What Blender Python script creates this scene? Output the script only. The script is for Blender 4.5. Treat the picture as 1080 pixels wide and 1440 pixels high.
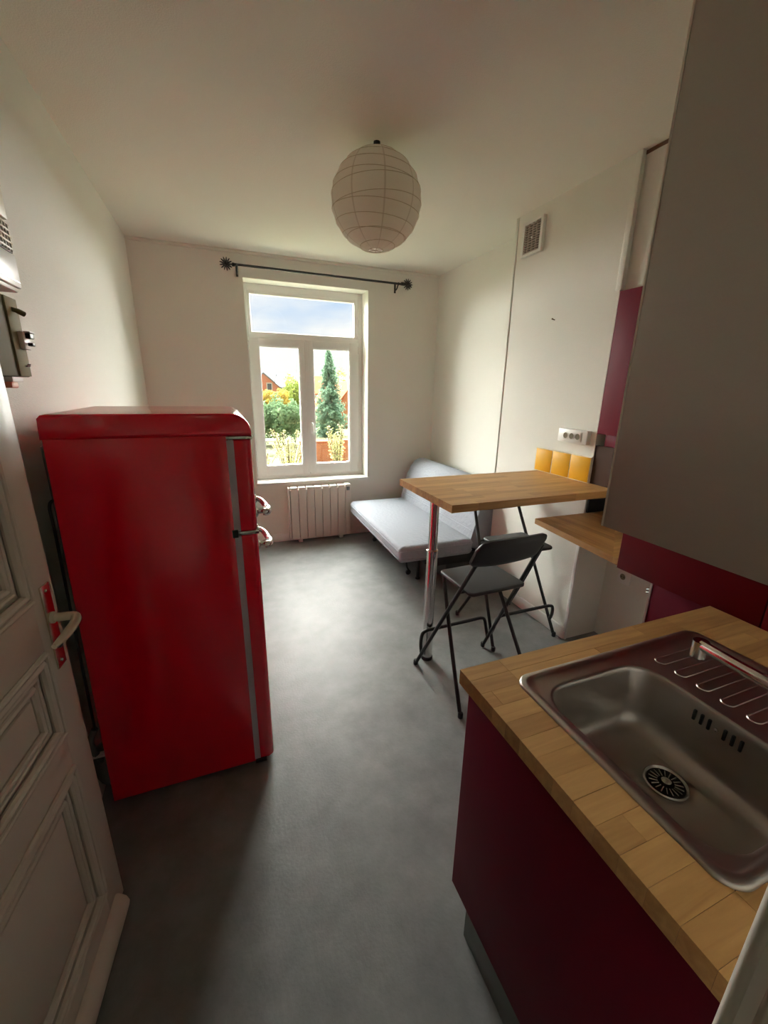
import bpy, bmesh, math, random
import numpy as np
from mathutils import Vector, Matrix

for o in list(bpy.data.objects):
    bpy.data.objects.remove(o)
SC = bpy.context.scene
C = SC.collection

# ------------------------------------------------------------------ camera
EYE = 1.56
yaw, pitch, roll = math.radians(21.41), math.radians(16.59), math.radians(1.0)
fwd = Vector((math.sin(yaw)*math.cos(pitch), math.cos(yaw)*math.cos(pitch), -math.sin(pitch)))
rgt = Vector((math.cos(yaw), -math.sin(yaw), 0))
upv = rgt.cross(fwd)
r2 = rgt*math.cos(roll) + upv*math.sin(roll)
u2 = -rgt*math.sin(roll) + upv*math.cos(roll)
cam_data = bpy.data.cameras.new('camera')
cam = bpy.data.objects.new('camera', cam_data)
C.objects.link(cam)
M = Matrix((r2, u2, -fwd)).transposed().to_4x4()
M.translation = Vector((0, 0, EYE))
cam.matrix_world = M
cam_data.sensor_fit = 'VERTICAL'
cam_data.sensor_height = 36
cam_data.sensor_width = 27
cam_data.lens = 14.512
cam_data.clip_start = 0.01
cam_data.clip_end = 500
SC.camera = cam

# ------------------------------------------------------------------ sky, light, exposure
world = bpy.data.worlds.new('sky')
SC.world = world
world.use_nodes = True
wn = world.node_tree.nodes
wl = world.node_tree.links
wn.clear()
w_out = wn.new('ShaderNodeOutputWorld')
w_bg = wn.new('ShaderNodeBackground')
w_tc = wn.new('ShaderNodeTexCoord')
w_map = wn.new('ShaderNodeMapping')
w_map.inputs['Scale'].default_value = (1.0, 1.0, 3.0)
w_noise = wn.new('ShaderNodeTexNoise')
w_noise.inputs['Scale'].default_value = 2.6
w_noise.inputs['Detail'].default_value = 6
w_ramp = wn.new('ShaderNodeValToRGB')
w_ramp.color_ramp.elements[0].position = 0.36
w_ramp.color_ramp.elements[0].color = (0.50, 0.68, 0.92, 1)
w_ramp.color_ramp.elements[1].position = 0.62
w_ramp.color_ramp.elements[1].color = (1.0, 0.99, 0.97, 1)
wl.new(w_tc.outputs['Generated'], w_map.inputs['Vector'])
wl.new(w_map.outputs['Vector'], w_noise.inputs['Vector'])
# haze: the sky whitens towards the horizon
w_sep = wn.new('ShaderNodeSeparateXYZ')
wl.new(w_tc.outputs['Generated'], w_sep.inputs['Vector'])
w_hz = wn.new('ShaderNodeMapRange')
w_hz.inputs['From Min'].default_value = 0.05
w_hz.inputs['From Max'].default_value = 0.15
w_hz.inputs['To Min'].default_value = 0.30
w_hz.inputs['To Max'].default_value = 0.0
wl.new(w_sep.outputs['Z'], w_hz.inputs['Value'])
w_add = wn.new('ShaderNodeMath')
w_add.operation = 'ADD'
wl.new(w_noise.outputs['Fac'], w_add.inputs[0])
wl.new(w_hz.outputs['Result'], w_add.inputs[1])
wl.new(w_add.outputs['Value'], w_ramp.inputs['Fac'])
wl.new(w_ramp.outputs['Color'], w_bg.inputs['Color'])
wl.new(w_bg.outputs['Background'], w_out.inputs['Surface'])
w_bg.inputs['Strength'].default_value = 1.16

# veiled sun behind thin bright cloud: a very soft, broad sun shining in at the window
sun_d = bpy.data.lights.new('veiled_sun', 'SUN')
sun_d.energy = 104.0
sun_d.angle = math.radians(120)
sun_d.color = (1.0, 0.985, 0.925)
sun = bpy.data.objects.new('veiled_sun', sun_d)
C.objects.link(sun)
sun.location = (2, 14, 12)
sun.rotation_euler = Vector((0.02, -1.0, -0.54)).to_track_quat('-Z', 'Y').to_euler()

# lamp of the hallway behind the open doorway
hall_d = bpy.data.lights.new('hall_lamp', 'POINT')
hall_d.energy = 0.8
hall_d.color = (1.0, 0.86, 0.70)
hall_d.shadow_soft_size = 0.12
hall = bpy.data.objects.new('hall_lamp', hall_d)
C.objects.link(hall)
hall.location = (0.25, -0.95, 2.35)

SC.view_settings.view_transform = 'Standard'
SC.view_settings.look = 'None'
SC.view_settings.gamma = 1
SC.view_settings.use_curve_mapping = False
SC.view_settings.exposure = 0.0
SC.cycles.max_bounces = 14
SC.cycles.diffuse_bounces = 8
SC.cycles.glossy_bounces = 6
SC.cycles.transparent_max_bounces = 12
SC.cycles.sample_clamp_indirect = 6
SC.cycles.caustics_reflective = False

# ------------------------------------------------------------------ helpers
rng = random.Random(7)
W = {}          # world base point of every empty or object used as a parent


def lin(r, g, b):
    f = lambda c: (c/255)/12.92 if c/255 <= 0.04045 else ((c/255+0.055)/1.055)**2.4
    return (f(r), f(g), f(b), 1)


def mat(name, col, rough=0.5, metal=0.0, spec=0.5, coat=0.0, noise=None, bump=None, trans=0.0, sub=None):
    """principled material; noise=(scale, amount) colour mottling, bump=(scale, strength)"""
    m = bpy.data.materials.new(name)
    m.use_nodes = True
    nt = m.node_tree
    n, l = nt.nodes, nt.links
    p = n['Principled BSDF']
    p.inputs['Base Color'].default_value = col
    p.inputs['Roughness'].default_value = rough
    p.inputs['Metallic'].default_value = metal
    p.inputs['Specular IOR Level'].default_value = spec
    p.inputs['Coat Weight'].default_value = coat
    p.inputs['Coat Roughness'].default_value = 0.04
    g = n.new('ShaderNodeNewGeometry')
    if noise:
        t = n.new('ShaderNodeTexNoise')
        t.inputs['Scale'].default_value = noise[0]
        t.inputs['Detail'].default_value = 5
        l.new(g.outputs['Position'], t.inputs['Vector'])
        mx = n.new('ShaderNodeMix')
        mx.data_type = 'RGBA'
        a = noise[1]
        mx.inputs['A'].default_value = tuple(c*(1-a) for c in col[:3]) + (1,)
        mx.inputs['B'].default_value = tuple(min(1, c*(1+a)) for c in col[:3]) + (1,)
        mr = n.new('ShaderNodeMapRange')
        mr.inputs['From Min'].default_value = 0.3
        mr.inputs['From Max'].default_value = 0.7
        l.new(t.outputs['Fac'], mr.inputs['Value'])
        l.new(mr.outputs['Result'], mx.inputs['Factor'])
        l.new(mx.outputs['Result'], p.inputs['Base Color'])
    if bump:
        t = n.new('ShaderNodeTexNoise')
        t.inputs['Scale'].default_value = bump[0]
        t.inputs['Detail'].default_value = 3
        l.new(g.outputs['Position'], t.inputs['Vector'])
        b = n.new('ShaderNodeBump')
        b.inputs['Strength'].default_value = bump[1]
        b.inputs['Distance'].default_value = 0.004
        l.new(t.outputs['Fac'], b.inputs['Height'])
        l.new(b.outputs['Normal'], p.inputs['Normal'])
    if trans:
        tr = n.new('ShaderNodeBsdfTranslucent')
        tr.inputs['Color'].default_value = col
        ms = n.new('ShaderNodeMixShader')
        ms.inputs['Fac'].default_value = trans
        l.new(p.outputs['BSDF'], ms.inputs[1])
        l.new(tr.outputs['BSDF'], ms.inputs[2])
        l.new(ms.outputs['Shader'], n['Material Output'].inputs['Surface'])
    return m


def wood(name, axis, c0, c1, rough=0.42):
    """oiled beech blocks: each block its own tone, fine grain along one axis"""
    m = bpy.data.materials.new(name)
    m.use_nodes = True
    n, l = m.node_tree.nodes, m.node_tree.links
    p = n['Principled BSDF']
    p.inputs['Roughness'].default_value = rough
    g = n.new('ShaderNodeNewGeometry')
    oi = n.new('ShaderNodeObjectInfo')
    add = n.new('ShaderNodeVectorMath')
    add.operation = 'ADD'
    l.new(g.outputs['Position'], add.inputs[0])
    l.new(oi.outputs['Random'], add.inputs[1])
    mp = n.new('ShaderNodeMapping')
    s = [60, 60, 60]
    s[axis] = 5
    mp.inputs['Scale'].default_value = s
    l.new(add.outputs['Vector'], mp.inputs['Vector'])
    t = n.new('ShaderNodeTexNoise')
    t.inputs['Scale'].default_value = 1.0
    t.inputs['Detail'].default_value = 6
    t.inputs['Distortion'].default_value = 0.6
    l.new(mp.outputs['Vector'], t.inputs['Vector'])
    rp = n.new('ShaderNodeValToRGB')
    rp.color_ramp.elements[0].color = c0
    rp.color_ramp.elements[1].color = c1
    ma = n.new('ShaderNodeMath')
    ma.operation = 'MULTIPLY_ADD'
    l.new(t.outputs['Fac'], ma.inputs[0])
    ma.inputs[1].default_value = 0.75
    mb = n.new('ShaderNodeMath')
    mb.operation = 'MULTIPLY_ADD'
    l.new(oi.outputs['Random'], mb.inputs[0])
    mb.inputs[1].default_value = 0.34
    mb.inputs[2].default_value = -0.02
    l.new(mb.outputs['Value'], ma.inputs[2])
    l.new(ma.outputs['Value'], rp.inputs['Fac'])
    l.new(rp.outputs['Color'], p.inputs['Base Color'])
    return m


def new_bm():
    return bmesh.new()


def box(bm, lo, hi, bev=0.0, seg=2):
    r = bmesh.ops.create_cube(bm, size=1)
    v = r['verts']
    c = [(a+b)/2 for a, b in zip(lo, hi)]
    s = [abs(b-a) for a, b in zip(lo, hi)]
    for q in v:
        q.co = Vector((q.co.x*s[0]+c[0], q.co.y*s[1]+c[1], q.co.z*s[2]+c[2]))
    if bev:
        es = list({e for q in v for e in q.link_edges})
        bmesh.ops.bevel(bm, geom=es, offset=min(bev, min(s)*0.49), segments=seg, affect='EDGES', profile=0.5)
    return bm


def frame_of(d):
    d = d.normalized()
    a = Vector((0, 0, 1)) if abs(d.z) < 0.9 else Vector((1, 0, 0))
    x = d.cross(a).normalized()
    return x, d.cross(x).normalized()


def tube(bm, pts, r, seg=10, cap=True, closed=False):
    pts = [Vector(p) for p in pts]
    n = len(pts)
    rs = r if isinstance(r, (list, tuple)) else [r]*n
    rings = []
    px = None
    for i, p in enumerate(pts):
        if closed:
            d = pts[(i+1) % n]-pts[i-1]
        else:
            d = pts[min(i+1, n-1)]-pts[max(i-1, 0)]
        d.normalize()
        if px is None:
            px, py = frame_of(d)
        else:
            px = (px-d*px.dot(d)).normalized()
            py = d.cross(px).normalized()
        rings.append([bm.verts.new(p+px*rs[i]*math.cos(2*math.pi*k/seg)+py*rs[i]*math.sin(2*math.pi*k/seg)) for k in range(seg)])
    m = n if closed else n-1
    for i in range(m):
        a, b = rings[i], rings[(i+1) % n]
        for k in range(seg):
            bm.faces.new((a[k], a[(k+1) % seg], b[(k+1) % seg], b[k]))
    if cap and not closed:
        bm.faces.new(rings[0][::-1])
        bm.faces.new(rings[-1])
    return bm


def smooth_path(pts, n=6):
    """catmull-rom through the points"""
    P = [Vector(p) for p in pts]
    P = [P[0]*2-P[1]] + P + [P[-1]*2-P[-2]]
    out = []
    for i in range(1, len(P)-2):
        for k in range(n):
            t = k/n
            a, b, c, d = P[i-1], P[i], P[i+1], P[i+2]
            out.append(0.5*((2*b)+(c-a)*t+(2*a-5*b+4*c-d)*t*t+(3*b-a-3*c+d)*t**3))
    out.append(P[-2])
    return out


def lathe(bm, prof, c=(0, 0, 0), seg=24, axis='z', cap=True):
    c = Vector(c)
    def pt(r, h, a):
        x, y = r*math.cos(a), r*math.sin(a)
        v = {'z': (x, y, h), 'x': (h, x, y), 'y': (y, h, x)}[axis]
        return c+Vector(v)
    rings = [[bm.verts.new(pt(r, h, 2*math.pi*k/seg)) for k in range(seg)] for r, h in prof]
    for a, b in zip(rings, rings[1:]):
        for k in range(seg):
            bm.faces.new((a[k], a[(k+1) % seg], b[(k+1) % seg], b[k]))
    if cap:
        bm.faces.new(rings[0][::-1])
        bm.faces.new(rings[-1])
    return bm


def prism(bm, poly, axis, a, b, bev=0.0, seg=2):
    """poly of 2-D points extruded along an axis ('x': points are (y,z); 'y': (x,z); 'z': (x,y))"""
    def pt(p, h):
        return {'x': (h, p[0], p[1]), 'y': (p[0], h, p[1]), 'z': (p[0], p[1], h)}[axis]
    v0 = [bm.verts.new(pt(p, a)) for p in poly]
    v1 = [bm.verts.new(pt(p, b)) for p in poly]
    n = len(poly)
    f0 = bm.faces.new(v0[::-1])
    f1 = bm.faces.new(v1)
    for i in range(n):
        bm.faces.new((v0[i], v0[(i+1) % n], v1[(i+1) % n], v1[i]))
    if bev:
        es = list(f0.edges)+list(f1.edges)
        bmesh.ops.bevel(bm, geom=es, offset=bev, segments=seg, affect='EDGES', profile=0.5)
    return bm


def rrect(cx, cy, hx, hy, r, k=8):
    """rounded rectangle, 4*k points, no duplicates"""
    out = []
    for q, (sx, sy) in enumerate(((1, 1), (-1, 1), (-1, -1), (1, -1))):
        for i in range(k):
            a = math.pi/2*(q+(i+0.5)/k)
            out.append((cx+sx*(hx-r)+r*math.cos(a), cy+sy*(hy-r)+r*math.sin(a)))
    return out


def loft(bm, loops, cap_first=False, cap_last=True):
    rings = [[bm.verts.new(p) for p in lp] for lp in loops]
    n = len(rings[0])
    for a, b in zip(rings, rings[1:]):
        for k in range(n):
            bm.faces.new((a[k], a[(k+1) % n], b[(k+1) % n], b[k]))
    if cap_first:
        bm.faces.new(rings[0][::-1])
    if cap_last:
        bm.faces.new(rings[-1])
    return bm


def finish(me, smooth, angle):
    if smooth:
        for p in me.polygons:
            p.use_smooth = True
        me.set_sharp_from_angle(angle=math.radians(angle))


def obj(name, bm, m, parent=None, smooth=True, angle=38):
    """link a bmesh written in world coordinates as one mesh object"""
    bmesh.ops.recalc_face_normals(bm, faces=bm.faces[:])
    me = bpy.data.meshes.new(name)
    bm.to_mesh(me)
    bm.free()
    me.materials.append(m)
    finish(me, smooth, angle)
    o = bpy.data.objects.new(name, me)
    C.objects.link(o)
    if parent is not None:
        base = W[parent.name]
        me.transform(Matrix.Translation(-base))
        o.parent = parent
        W[o.name] = base
    else:
        co = np.empty(len(me.vertices)*3)
        me.vertices.foreach_get('co', co)
        co = co.reshape(-1, 3)
        base = Vector(((co[:, 0].min()+co[:, 0].max())/2, (co[:, 1].min()+co[:, 1].max())/2, co[:, 2].min()))
        me.transform(Matrix.Translation(-base))
        o.location = base
        W[o.name] = base
    return o


def tag(o, label, cat, group=None):
    o['label'] = label
    o['category'] = cat
    if group:
        o['group'] = group
    return o


def thing(name, label, cat, loc=(0, 0, 0), group=None):
    o = bpy.data.objects.new(name, None)
    o.empty_display_size = 0.1
    C.objects.link(o)
    o.location = loc
    W[o.name] = Vector(loc)
    if label:
        tag(o, label, cat, group)
    return o


def struct(name, bm, m, label=None, parent=None, **k):
    o = obj(name, bm, m, parent, **k)
    if parent is None:
        o['kind'] = 'structure'
    if label:
        o['label'] = label
    return o


def bx(lo, hi, bev=0.0, seg=2):
    return box(new_bm(), lo, hi, bev, seg)


def copy_tree(o, parent=None):
    c = o.copy()
    C.objects.link(c)
    c.parent = parent
    for ch in list(o.children):
        copy_tree(ch, c)
    return c


# ------------------------------------------------------------------ materials
M_wall = mat('white_wall_paint', (0.805, 0.80, 0.73, 1), 0.75, bump=(260, 0.35), noise=(1.3, 0.02))
M_ceil = mat('ceiling_paint', (0.835, 0.825, 0.745, 1), 0.85, bump=(190, 0.3))
M_trim = mat('white_trim_paint', (0.82, 0.81, 0.78, 1), 0.4)
M_pvc = mat('white_pvc', (0.84, 0.84, 0.82, 1), 0.3)
M_door = mat('door_paint', (0.74, 0.69, 0.61, 1), 0.38, bump=(60, 0.08))
M_red = mat('red_enamel', (0.68, 0.0, 0.014, 1), 0.14, coat=0.5)
M_chrome = mat('chrome', (0.75, 0.74, 0.73, 1), 0.12, metal=1)
M_gasket = mat('grey_gasket', lin(205, 192, 205), 0.5)
M_black = mat('black_steel', (0.012, 0.012, 0.013, 1), 0.35)
M_blackp = mat('black_plastic', (0.016, 0.016, 0.017, 1), 0.42, bump=(300, 0.1))
M_seat = mat('dark_grey_seat', (0.035, 0.036, 0.038, 1), 0.48, bump=(300, 0.1))
M_fgrey = mat('fridge_back_grey', (0.10, 0.11, 0.115, 1), 0.5)
M_maroon = mat('maroon_laminate', (0.125, 0.006, 0.019, 1), 0.5, spec=0.1)
M_dred = mat('red_laminate', (0.115, 0.0015, 0.006, 1), 0.4, spec=0.2)
M_dark = mat('dark_gap', (0.01, 0.01, 0.01, 1), 0.8)
M_plinth = mat('grey_plinth', lin(95, 100, 96), 0.45)
M_tile = mat('yellow_tile', (0.72, 0.37, 0.013, 1), 0.45, spec=0.18, noise=(9, 0.06))
M_grout = mat('cream_grout', (0.72, 0.66, 0.52, 1), 0.8)
M_taupe = mat('taupe_panel', lin(72, 53, 45), 0.7, spec=0.08)
M_shade = mat('alcove_shade', lin(50, 52, 60), 0.4)  # painted shade of the deep alcove under the table
M_cream = mat('cream_plastic', (0.72, 0.66, 0.52, 1), 0.4)
M_white = mat('white_plastic', (0.80, 0.79, 0.76, 1), 0.35)
M_brass = mat('polished_plate', (0.72, 0.62, 0.50, 1), 0.2, metal=1)
M_olive = mat('olive_shaded', lin(98, 90, 58), 0.7, spec=0.2)
M_radi = mat('radiator_enamel', (0.76, 0.72, 0.66, 1), 0.35)
M_lcd = mat('grey_display', lin(95, 100, 98), 0.3)
M_woodx = wood('beech_blocks_x', 0, lin(136, 90, 44), lin(224, 178, 114))
M_woody = wood('beech_blocks_y', 1, lin(136, 90, 44), lin(220, 172, 108))
M_core = mat('wood_core', lin(90, 55, 28), 0.7)
M_copper = mat('copper_wire_sleeve', lin(205, 140, 105), 0.5)
M_lever = mat('ivory_lever', (0.70, 0.62, 0.48, 1), 0.3)


def brushed():
    m = mat('brushed_grey_steel', (0.52, 0.48, 0.44, 1), 0.38, metal=0.85)
    n, l = m.node_tree.nodes, m.node_tree.links
    p = n['Principled BSDF']
    g = n.new('ShaderNodeNewGeometry')
    mp = n.new('ShaderNodeMapping')
    mp.inputs['Scale'].default_value = (6, 6, 420)
    t = n.new('ShaderNodeTexNoise')
    t.inputs['Scale'].default_value = 1
    l.new(g.outputs['Position'], mp.inputs['Vector'])
    l.new(mp.outputs['Vector'], t.inputs['Vector'])
    mr = n.new('ShaderNodeMapRange')
    mr.inputs['To Min'].default_value = 0.28
    mr.inputs['To Max'].default_value = 0.48
    l.new(t.outputs['Fac'], mr.inputs['Value'])
    l.new(mr.outputs['Result'], p.inputs['Roughness'])
    return m


M_brushed = brushed()
M_steel = mat('sink_steel', (0.50, 0.47, 0.44, 1), 0.30, metal=1, bump=(900, 0.05))


def floor_mat():
    m = bpy.data.materials.new('grey_vinyl')
    m.use_nodes = True
    n, l = m.node_tree.nodes, m.node_tree.links
    p = n['Principled BSDF']
    g = n.new('ShaderNodeNewGeometry')
    t = n.new('ShaderNodeTexNoise')
    t.inputs['Scale'].default_value = 5.5
    t.inputs['Detail'].default_value = 9
    t.inputs['Roughness'].default_value = 0.65
    l.new(g.outputs['Position'], t.inputs['Vector'])
    rp = n.new('ShaderNodeValToRGB')
    rp.color_ramp.elements[0].position = 0.32
    rp.color_ramp.elements[0].color = (0.150, 0.155, 0.155, 1)
    rp.color_ramp.elements[1].position = 0.70
    rp.color_ramp.elements[1].color = (0.235, 0.240, 0.238, 1)
    l.new(t.outputs['Fac'], rp.inputs['Fac'])
    l.new(rp.outputs['Color'], p.inputs['Base Color'])
    p.inputs['Roughness'].default_value = 0.48
    t2 = n.new('ShaderNodeTexNoise')
    t2.inputs['Scale'].default_value = 90
    t2.inputs['Detail'].default_value = 4
    l.new(g.outputs['Position'], t2.inputs['Vector'])
    b = n.new('ShaderNodeBump')
    b.inputs['Strength'].default_value = 0.25
    b.inputs['Distance'].default_value = 0.003
    l.new(t2.outputs['Fac'], b.inputs['Height'])
    l.new(b.outputs['Normal'], p.inputs['Normal'])
    return m


M_floor = floor_mat()


def fabric_mat():
    """pale blue-grey quilted cover"""
    m = mat('pale_grey_quilt', (0.325, 0.352, 0.40, 1), 0.85)
    n, l = m.node_tree.nodes, m.node_tree.links
    p = n['Principled BSDF']
    g = n.new('ShaderNodeNewGeometry')
    v = n.new('ShaderNodeTexVoronoi')
    v.feature = 'DISTANCE_TO_EDGE'
    v.inputs['Scale'].default_value = 22
    l.new(g.outputs['Position'], v.inputs['Vector'])
    b = n.new('ShaderNodeBump')
    b.inputs['Strength'].default_value = 0.5
    b.inputs['Distance'].default_value = 0.01
    l.new(v.outputs['Distance'], b.inputs['Height'])
    l.new(b.outputs['Normal'], p.inputs['Normal'])
    return m


M_quilt = fabric_mat()  # light cover


def glass_mat():
    """thin window pane: clear, with a faint reflection"""
    m = bpy.data.materials.new('window_glass')
    m.use_nodes = True
    n, l = m.node_tree.nodes, m.node_tree.links
    n.remove(n['Principled BSDF'])
    tr = n.new('ShaderNodeBsdfTransparent')
    tr.inputs['Color'].default_value = (0.97, 0.98, 0.975, 1)
    gl = n.new('ShaderNodeBsdfGlossy')
    gl.inputs['Roughness'].default_value = 0.02
    ms = n.new('ShaderNodeMixShader')
    ms.inputs['Fac'].default_value = 0.05
    l.new(tr.outputs['BSDF'], ms.inputs[1])
    l.new(gl.outputs['BSDF'], ms.inputs[2])
    l.new(ms.outputs['Shader'], n['Material Output'].inputs['Surface'])
    return m


M_glass = glass_mat()
M_paper = mat('rice_paper', (0.90, 0.865, 0.79, 1), 0.8, trans=0.5, bump=(70, 0.25))
M_wire = mat('paper_wire', lin(196, 182, 158), 0.6)

# ------------------------------------------------------------------ room shell
LX, BY, CZ = -0.575, 4.2, 2.672          # left wall, back wall, ceiling
RX, BXX, AX = 2.207, 1.984, 2.25         # right wall by the sofa, boxed chase, kitchen alcove
FY = 0.10                                # kitchen-side face of the door wall
OX0, OX1, OZ0, OZ1 = 0.289, 1.443, 0.635, 2.470   # window opening

floor = struct('floor', bx((-0.9, -1.7, -0.12), (2.6, BY+0.02, 0)), M_floor, 'mottled grey vinyl floor')
ceiling = struct('ceiling', bx((-0.9, -1.7, CZ), (2.6, BY+0.02, CZ+0.15)), M_ceil, 'cream white ceiling')
struct('wall_left', bx((LX-0.2, -0.05, 0), (LX, BY+0.02, CZ)), M_wall, 'white textured wall behind the red refrigerator')
bm = new_bm()
T = 0.42
box(bm, (LX-0.2, BY, -0.12), (OX0, BY+T, CZ+0.15))
box(bm, (OX1, BY, -0.12), (2.6, BY+T, CZ+0.15))
box(bm, (OX0, BY, -0.12), (OX1, BY+T, OZ0))
box(bm, (OX0, BY, OZ1), (OX1, BY+T, CZ+0.15))
wall_back = struct('wall_back', bm, M_wall, 'white wall around the window')
struct('wall_right', bx((RX, 2.68, 0), (RX+0.2, BY+0.02, CZ)), M_wall, 'white wall behind the sofa bed')
chase = struct('wall_chase', bx((BXX, 1.775, 0), (AX+0.18, 2.685, CZ)), M_wall, 'white boxed-out wall section above the bar table')
struct('wall_alcove', bx((AX, 0.0, 0), (AX+0.18, 1.78, CZ)), M_wall, 'white kitchen alcove wall')
# bulkhead over the maroon cupboard
struct('wall_bulkhead', bx((BXX+0.03, 0.0, 2.07), (AX+0.02, 1.775, CZ-0.012)), M_wall, 'white bulkhead above the maroon wall cabinet')
bm = new_bm()
box(bm, (0.42, -0.06, 0), (AX+0.1, FY, CZ))
box(bm, (-0.9, -0.06, 0), (-0.545, FY, CZ))
box(bm, (-0.545, -0.06, 2.10), (0.42, FY, CZ))
struct('wall_front', bm, M_wall, 'white wall with the entrance doorway')
bm = new_bm()
box(bm, (-0.95, -1.75, 0), (1.3, -1.6, CZ))
box(bm, (-0.95, -1.7, 0), (-0.8, 0.0, CZ))
box(bm, (1.1, -1.7, 0), (1.25, 0.0, CZ))
struct('wall_hallway', bm, M_wall, 'hallway walls outside the entrance door')

# baseboards
struct('baseboard_back', bx((LX, BY-0.012, 0), (RX, BY+0.002, 0.085), 0.004), M_trim, 'low white baseboard under the window')
struct('baseboard_left', bx((LX-0.002, 1.1, 0), (LX+0.012, BY, 0.085), 0.004), M_trim, 'low white baseboard behind the refrigerator')
struct('baseboard_chase', bx((BXX-0.012, 1.775, 0), (BXX+0.002, 2.685, 0.085), 0.004), M_trim, 'low white baseboard beside the bar stools')
struct('baseboard_right', bx((RX-0.012, 2.68, 0), (RX+0.002, BY, 0.085), 0.004), M_trim, 'low white baseboard behind the sofa bed')
# corner strips of the boxed section
struct('trim_1', bx((BXX-0.006, 2.668, 0.085), (BXX+0.010, 2.694, CZ), 0.004), M_wall, 'thin white corner strip on the boxed wall')
struct('trim_2', bx((BXX-0.007, 1.765, 2.07), (BXX+0.016, 1.800, CZ), 0.004), M_wall, 'white corner strip beside the bulkhead')
struct('trim_3', bx((BXX+0.026, 0.3, CZ-0.016), (BXX+0.06, 1.775, CZ), 0.0), mat('shadow_gap_brown', lin(110, 85, 60), 0.7), 'brown strip painted as the shadow gap above the bulkhead')  # shade in the gap under the ceiling, painted as a brown strip
struct('trim_4', bx((BXX-0.004, 1.765, 0.0), (BXX+0.012, 1.790, 0.83), 0.003), M_trim, 'white corner strip below the side worktop')
# shallow cove line above the window
struct('trim_5', bx((LX, BY-0.022, CZ-0.024), (RX, BY+0.002, CZ+0.002), 0.008, 3), M_ceil, 'plaster cove line above the curtain rod')

# door frame on the right of the entrance
bm = new_bm()
box(bm, (0.402, -0.07, 0), (0.425, FY+0.004, 2.10), 0.003)
box(bm, (0.404, FY-0.002, 0), (0.492, FY+0.011, 2.16), 0.005, 3)
tube(bm, [(0.404, FY+0.004, 0), (0.404, FY+0.004, 2.15)], 0.0065, 10)
tube(bm, [(0.4025, FY-0.016, 0), (0.4025, FY-0.016, 2.1)], 0.004, 10)
struct('trim_6', bm, M_door, 'painted door frame beside the sink worktop')

# ------------------------------------------------------------------ window
win = bpy.data.objects.new('window_1', None)
C.objects.link(win)
win.location = (0.866, 4.38, OZ0)
W[win.name] = Vector(win.location)
win['kind'] = 'structure'
win['label'] = 'white plastic window with top light and two sashes'
F0, F1 = 4.385, 4.45
bm = new_bm()
box(bm, (OX0-0.005, F0, OZ0-0.005), (OX0+0.035, F1, OZ1), 0.004)
box(bm, (OX1-0.050, F0, OZ0-0.005), (OX1+0.005, F1, OZ1), 0.004)
box(bm, (OX0+0.02, F0+0.001, OZ1-0.058), (OX1-0.03, F1-0.001, OZ1+0.004), 0.004)
box(bm, (OX0+0.02, F0+0.001, OZ0-0.004), (OX1-0.03, F1-0.001, OZ0+0.045), 0.004)
box(bm, (OX0+0.02, F0+0.0015, 1.990), (OX1-0.03, F1-0.0015, 2.045), 0.004)
obj('frame', bm, M_pvc, win)


def ring(bm, x0, x1, z0, z1, y0, y1, wl, wr, wb, wt, bev=0.004):
    box(bm, (x0, y0, z0), (x0+wl, y1, z1), bev)
    box(bm, (x1-wr, y0, z0), (x1, y1, z1), bev)
    box(bm, (x0+wl-0.003, y0+0.0006, z0), (x1-wr+0.003, y1-0.0006, z0+wb), bev)
    box(bm, (x0+wl-0.003, y0+0.0006, z1-wt), (x1-wr+0.003, y1-0.0006, z1), bev)


bm = new_bm()
ring(bm, OX0+0.03, OX1-0.045, 2.042, 2.418, F0+0.004, F1-0.004, 0.030, 0.040, 0.020, 0.034)
tl = obj('top_light', bm, M_pvc, win)
obj('pane', bx((OX0+0.05, F0+0.034, 2.05), (OX1-0.06, F0+0.040, 2.40)), M_glass, tl)
for (x0, x1, px0, px1) in ((OX0+0.02, 0.850, 0.402, 0.782), (0.853, OX1-0.045, 0.921, 1.301)):
    bm = new_bm()
    ring(bm, x0, x1, 0.672, 2.006, F0-0.016, F1-0.012, px0-x0, x1-px1, 0.105, 0.070)
    # glazing bead
    ring(bm, px0-0.004, px1+0.004, 0.773, 1.940, F0-0.008, F0+0.02, 0.012, 0.012, 0.012, 0.012, 0.002)
    s = obj('sash', bm, M_pvc, win)
    obj('pane', bx((px0-0.003, F0+0.020, 0.775), (px1+0.003, F0+0.026, 1.938)), M_glass, s)
    hx = x0 if x0 < 0.6 else x1
    for hz in (0.70, 1.90):
        bm = new_bm()
        tube(bm, [(hx, F0-0.020, hz), (hx, F0-0.020, hz+0.075)], 0.007, 8)
        obj('hinge', bm, M_pvc, s)
bm = new_bm()
box(bm, (0.873, F0-0.026, 1.10), (0.899, F0-0.014, 1.24), 0.005)
tube(bm, smooth_path([(0.886, F0-0.02, 1.205), (0.886, F0-0.05, 1.205), (0.886, F0-0.062, 1.18), (0.886, F0-0.060, 1.09)], 5), 0.009, 8)
obj('window_handle', bm, M_white, win)
bm = new_bm()
ring(bm, 0.838, 0.868, 0.69, 1.99, F0-0.022, F0-0.014, 0.008, 0.008, 0.01, 0.01, 0.002)
box(bm, (0.842, F0-0.020, 0.69), (0.864, F0-0.014, 1.99), 0.003)
obj('meeting_cover', bm, M_pvc, win)
obj('inner_sill', bx((OX0-0.01, BY-0.012, OZ0-0.022), (OX1+0.01, F0+0.002, OZ0+0.002), 0.005), M_trim, win)
obj('outer_sill', bx((OX0-0.02, F1-0.01, OZ0-0.08), (OX1+0.02, BY+T+0.04, OZ0-0.02)), M_plinth, win)

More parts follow.
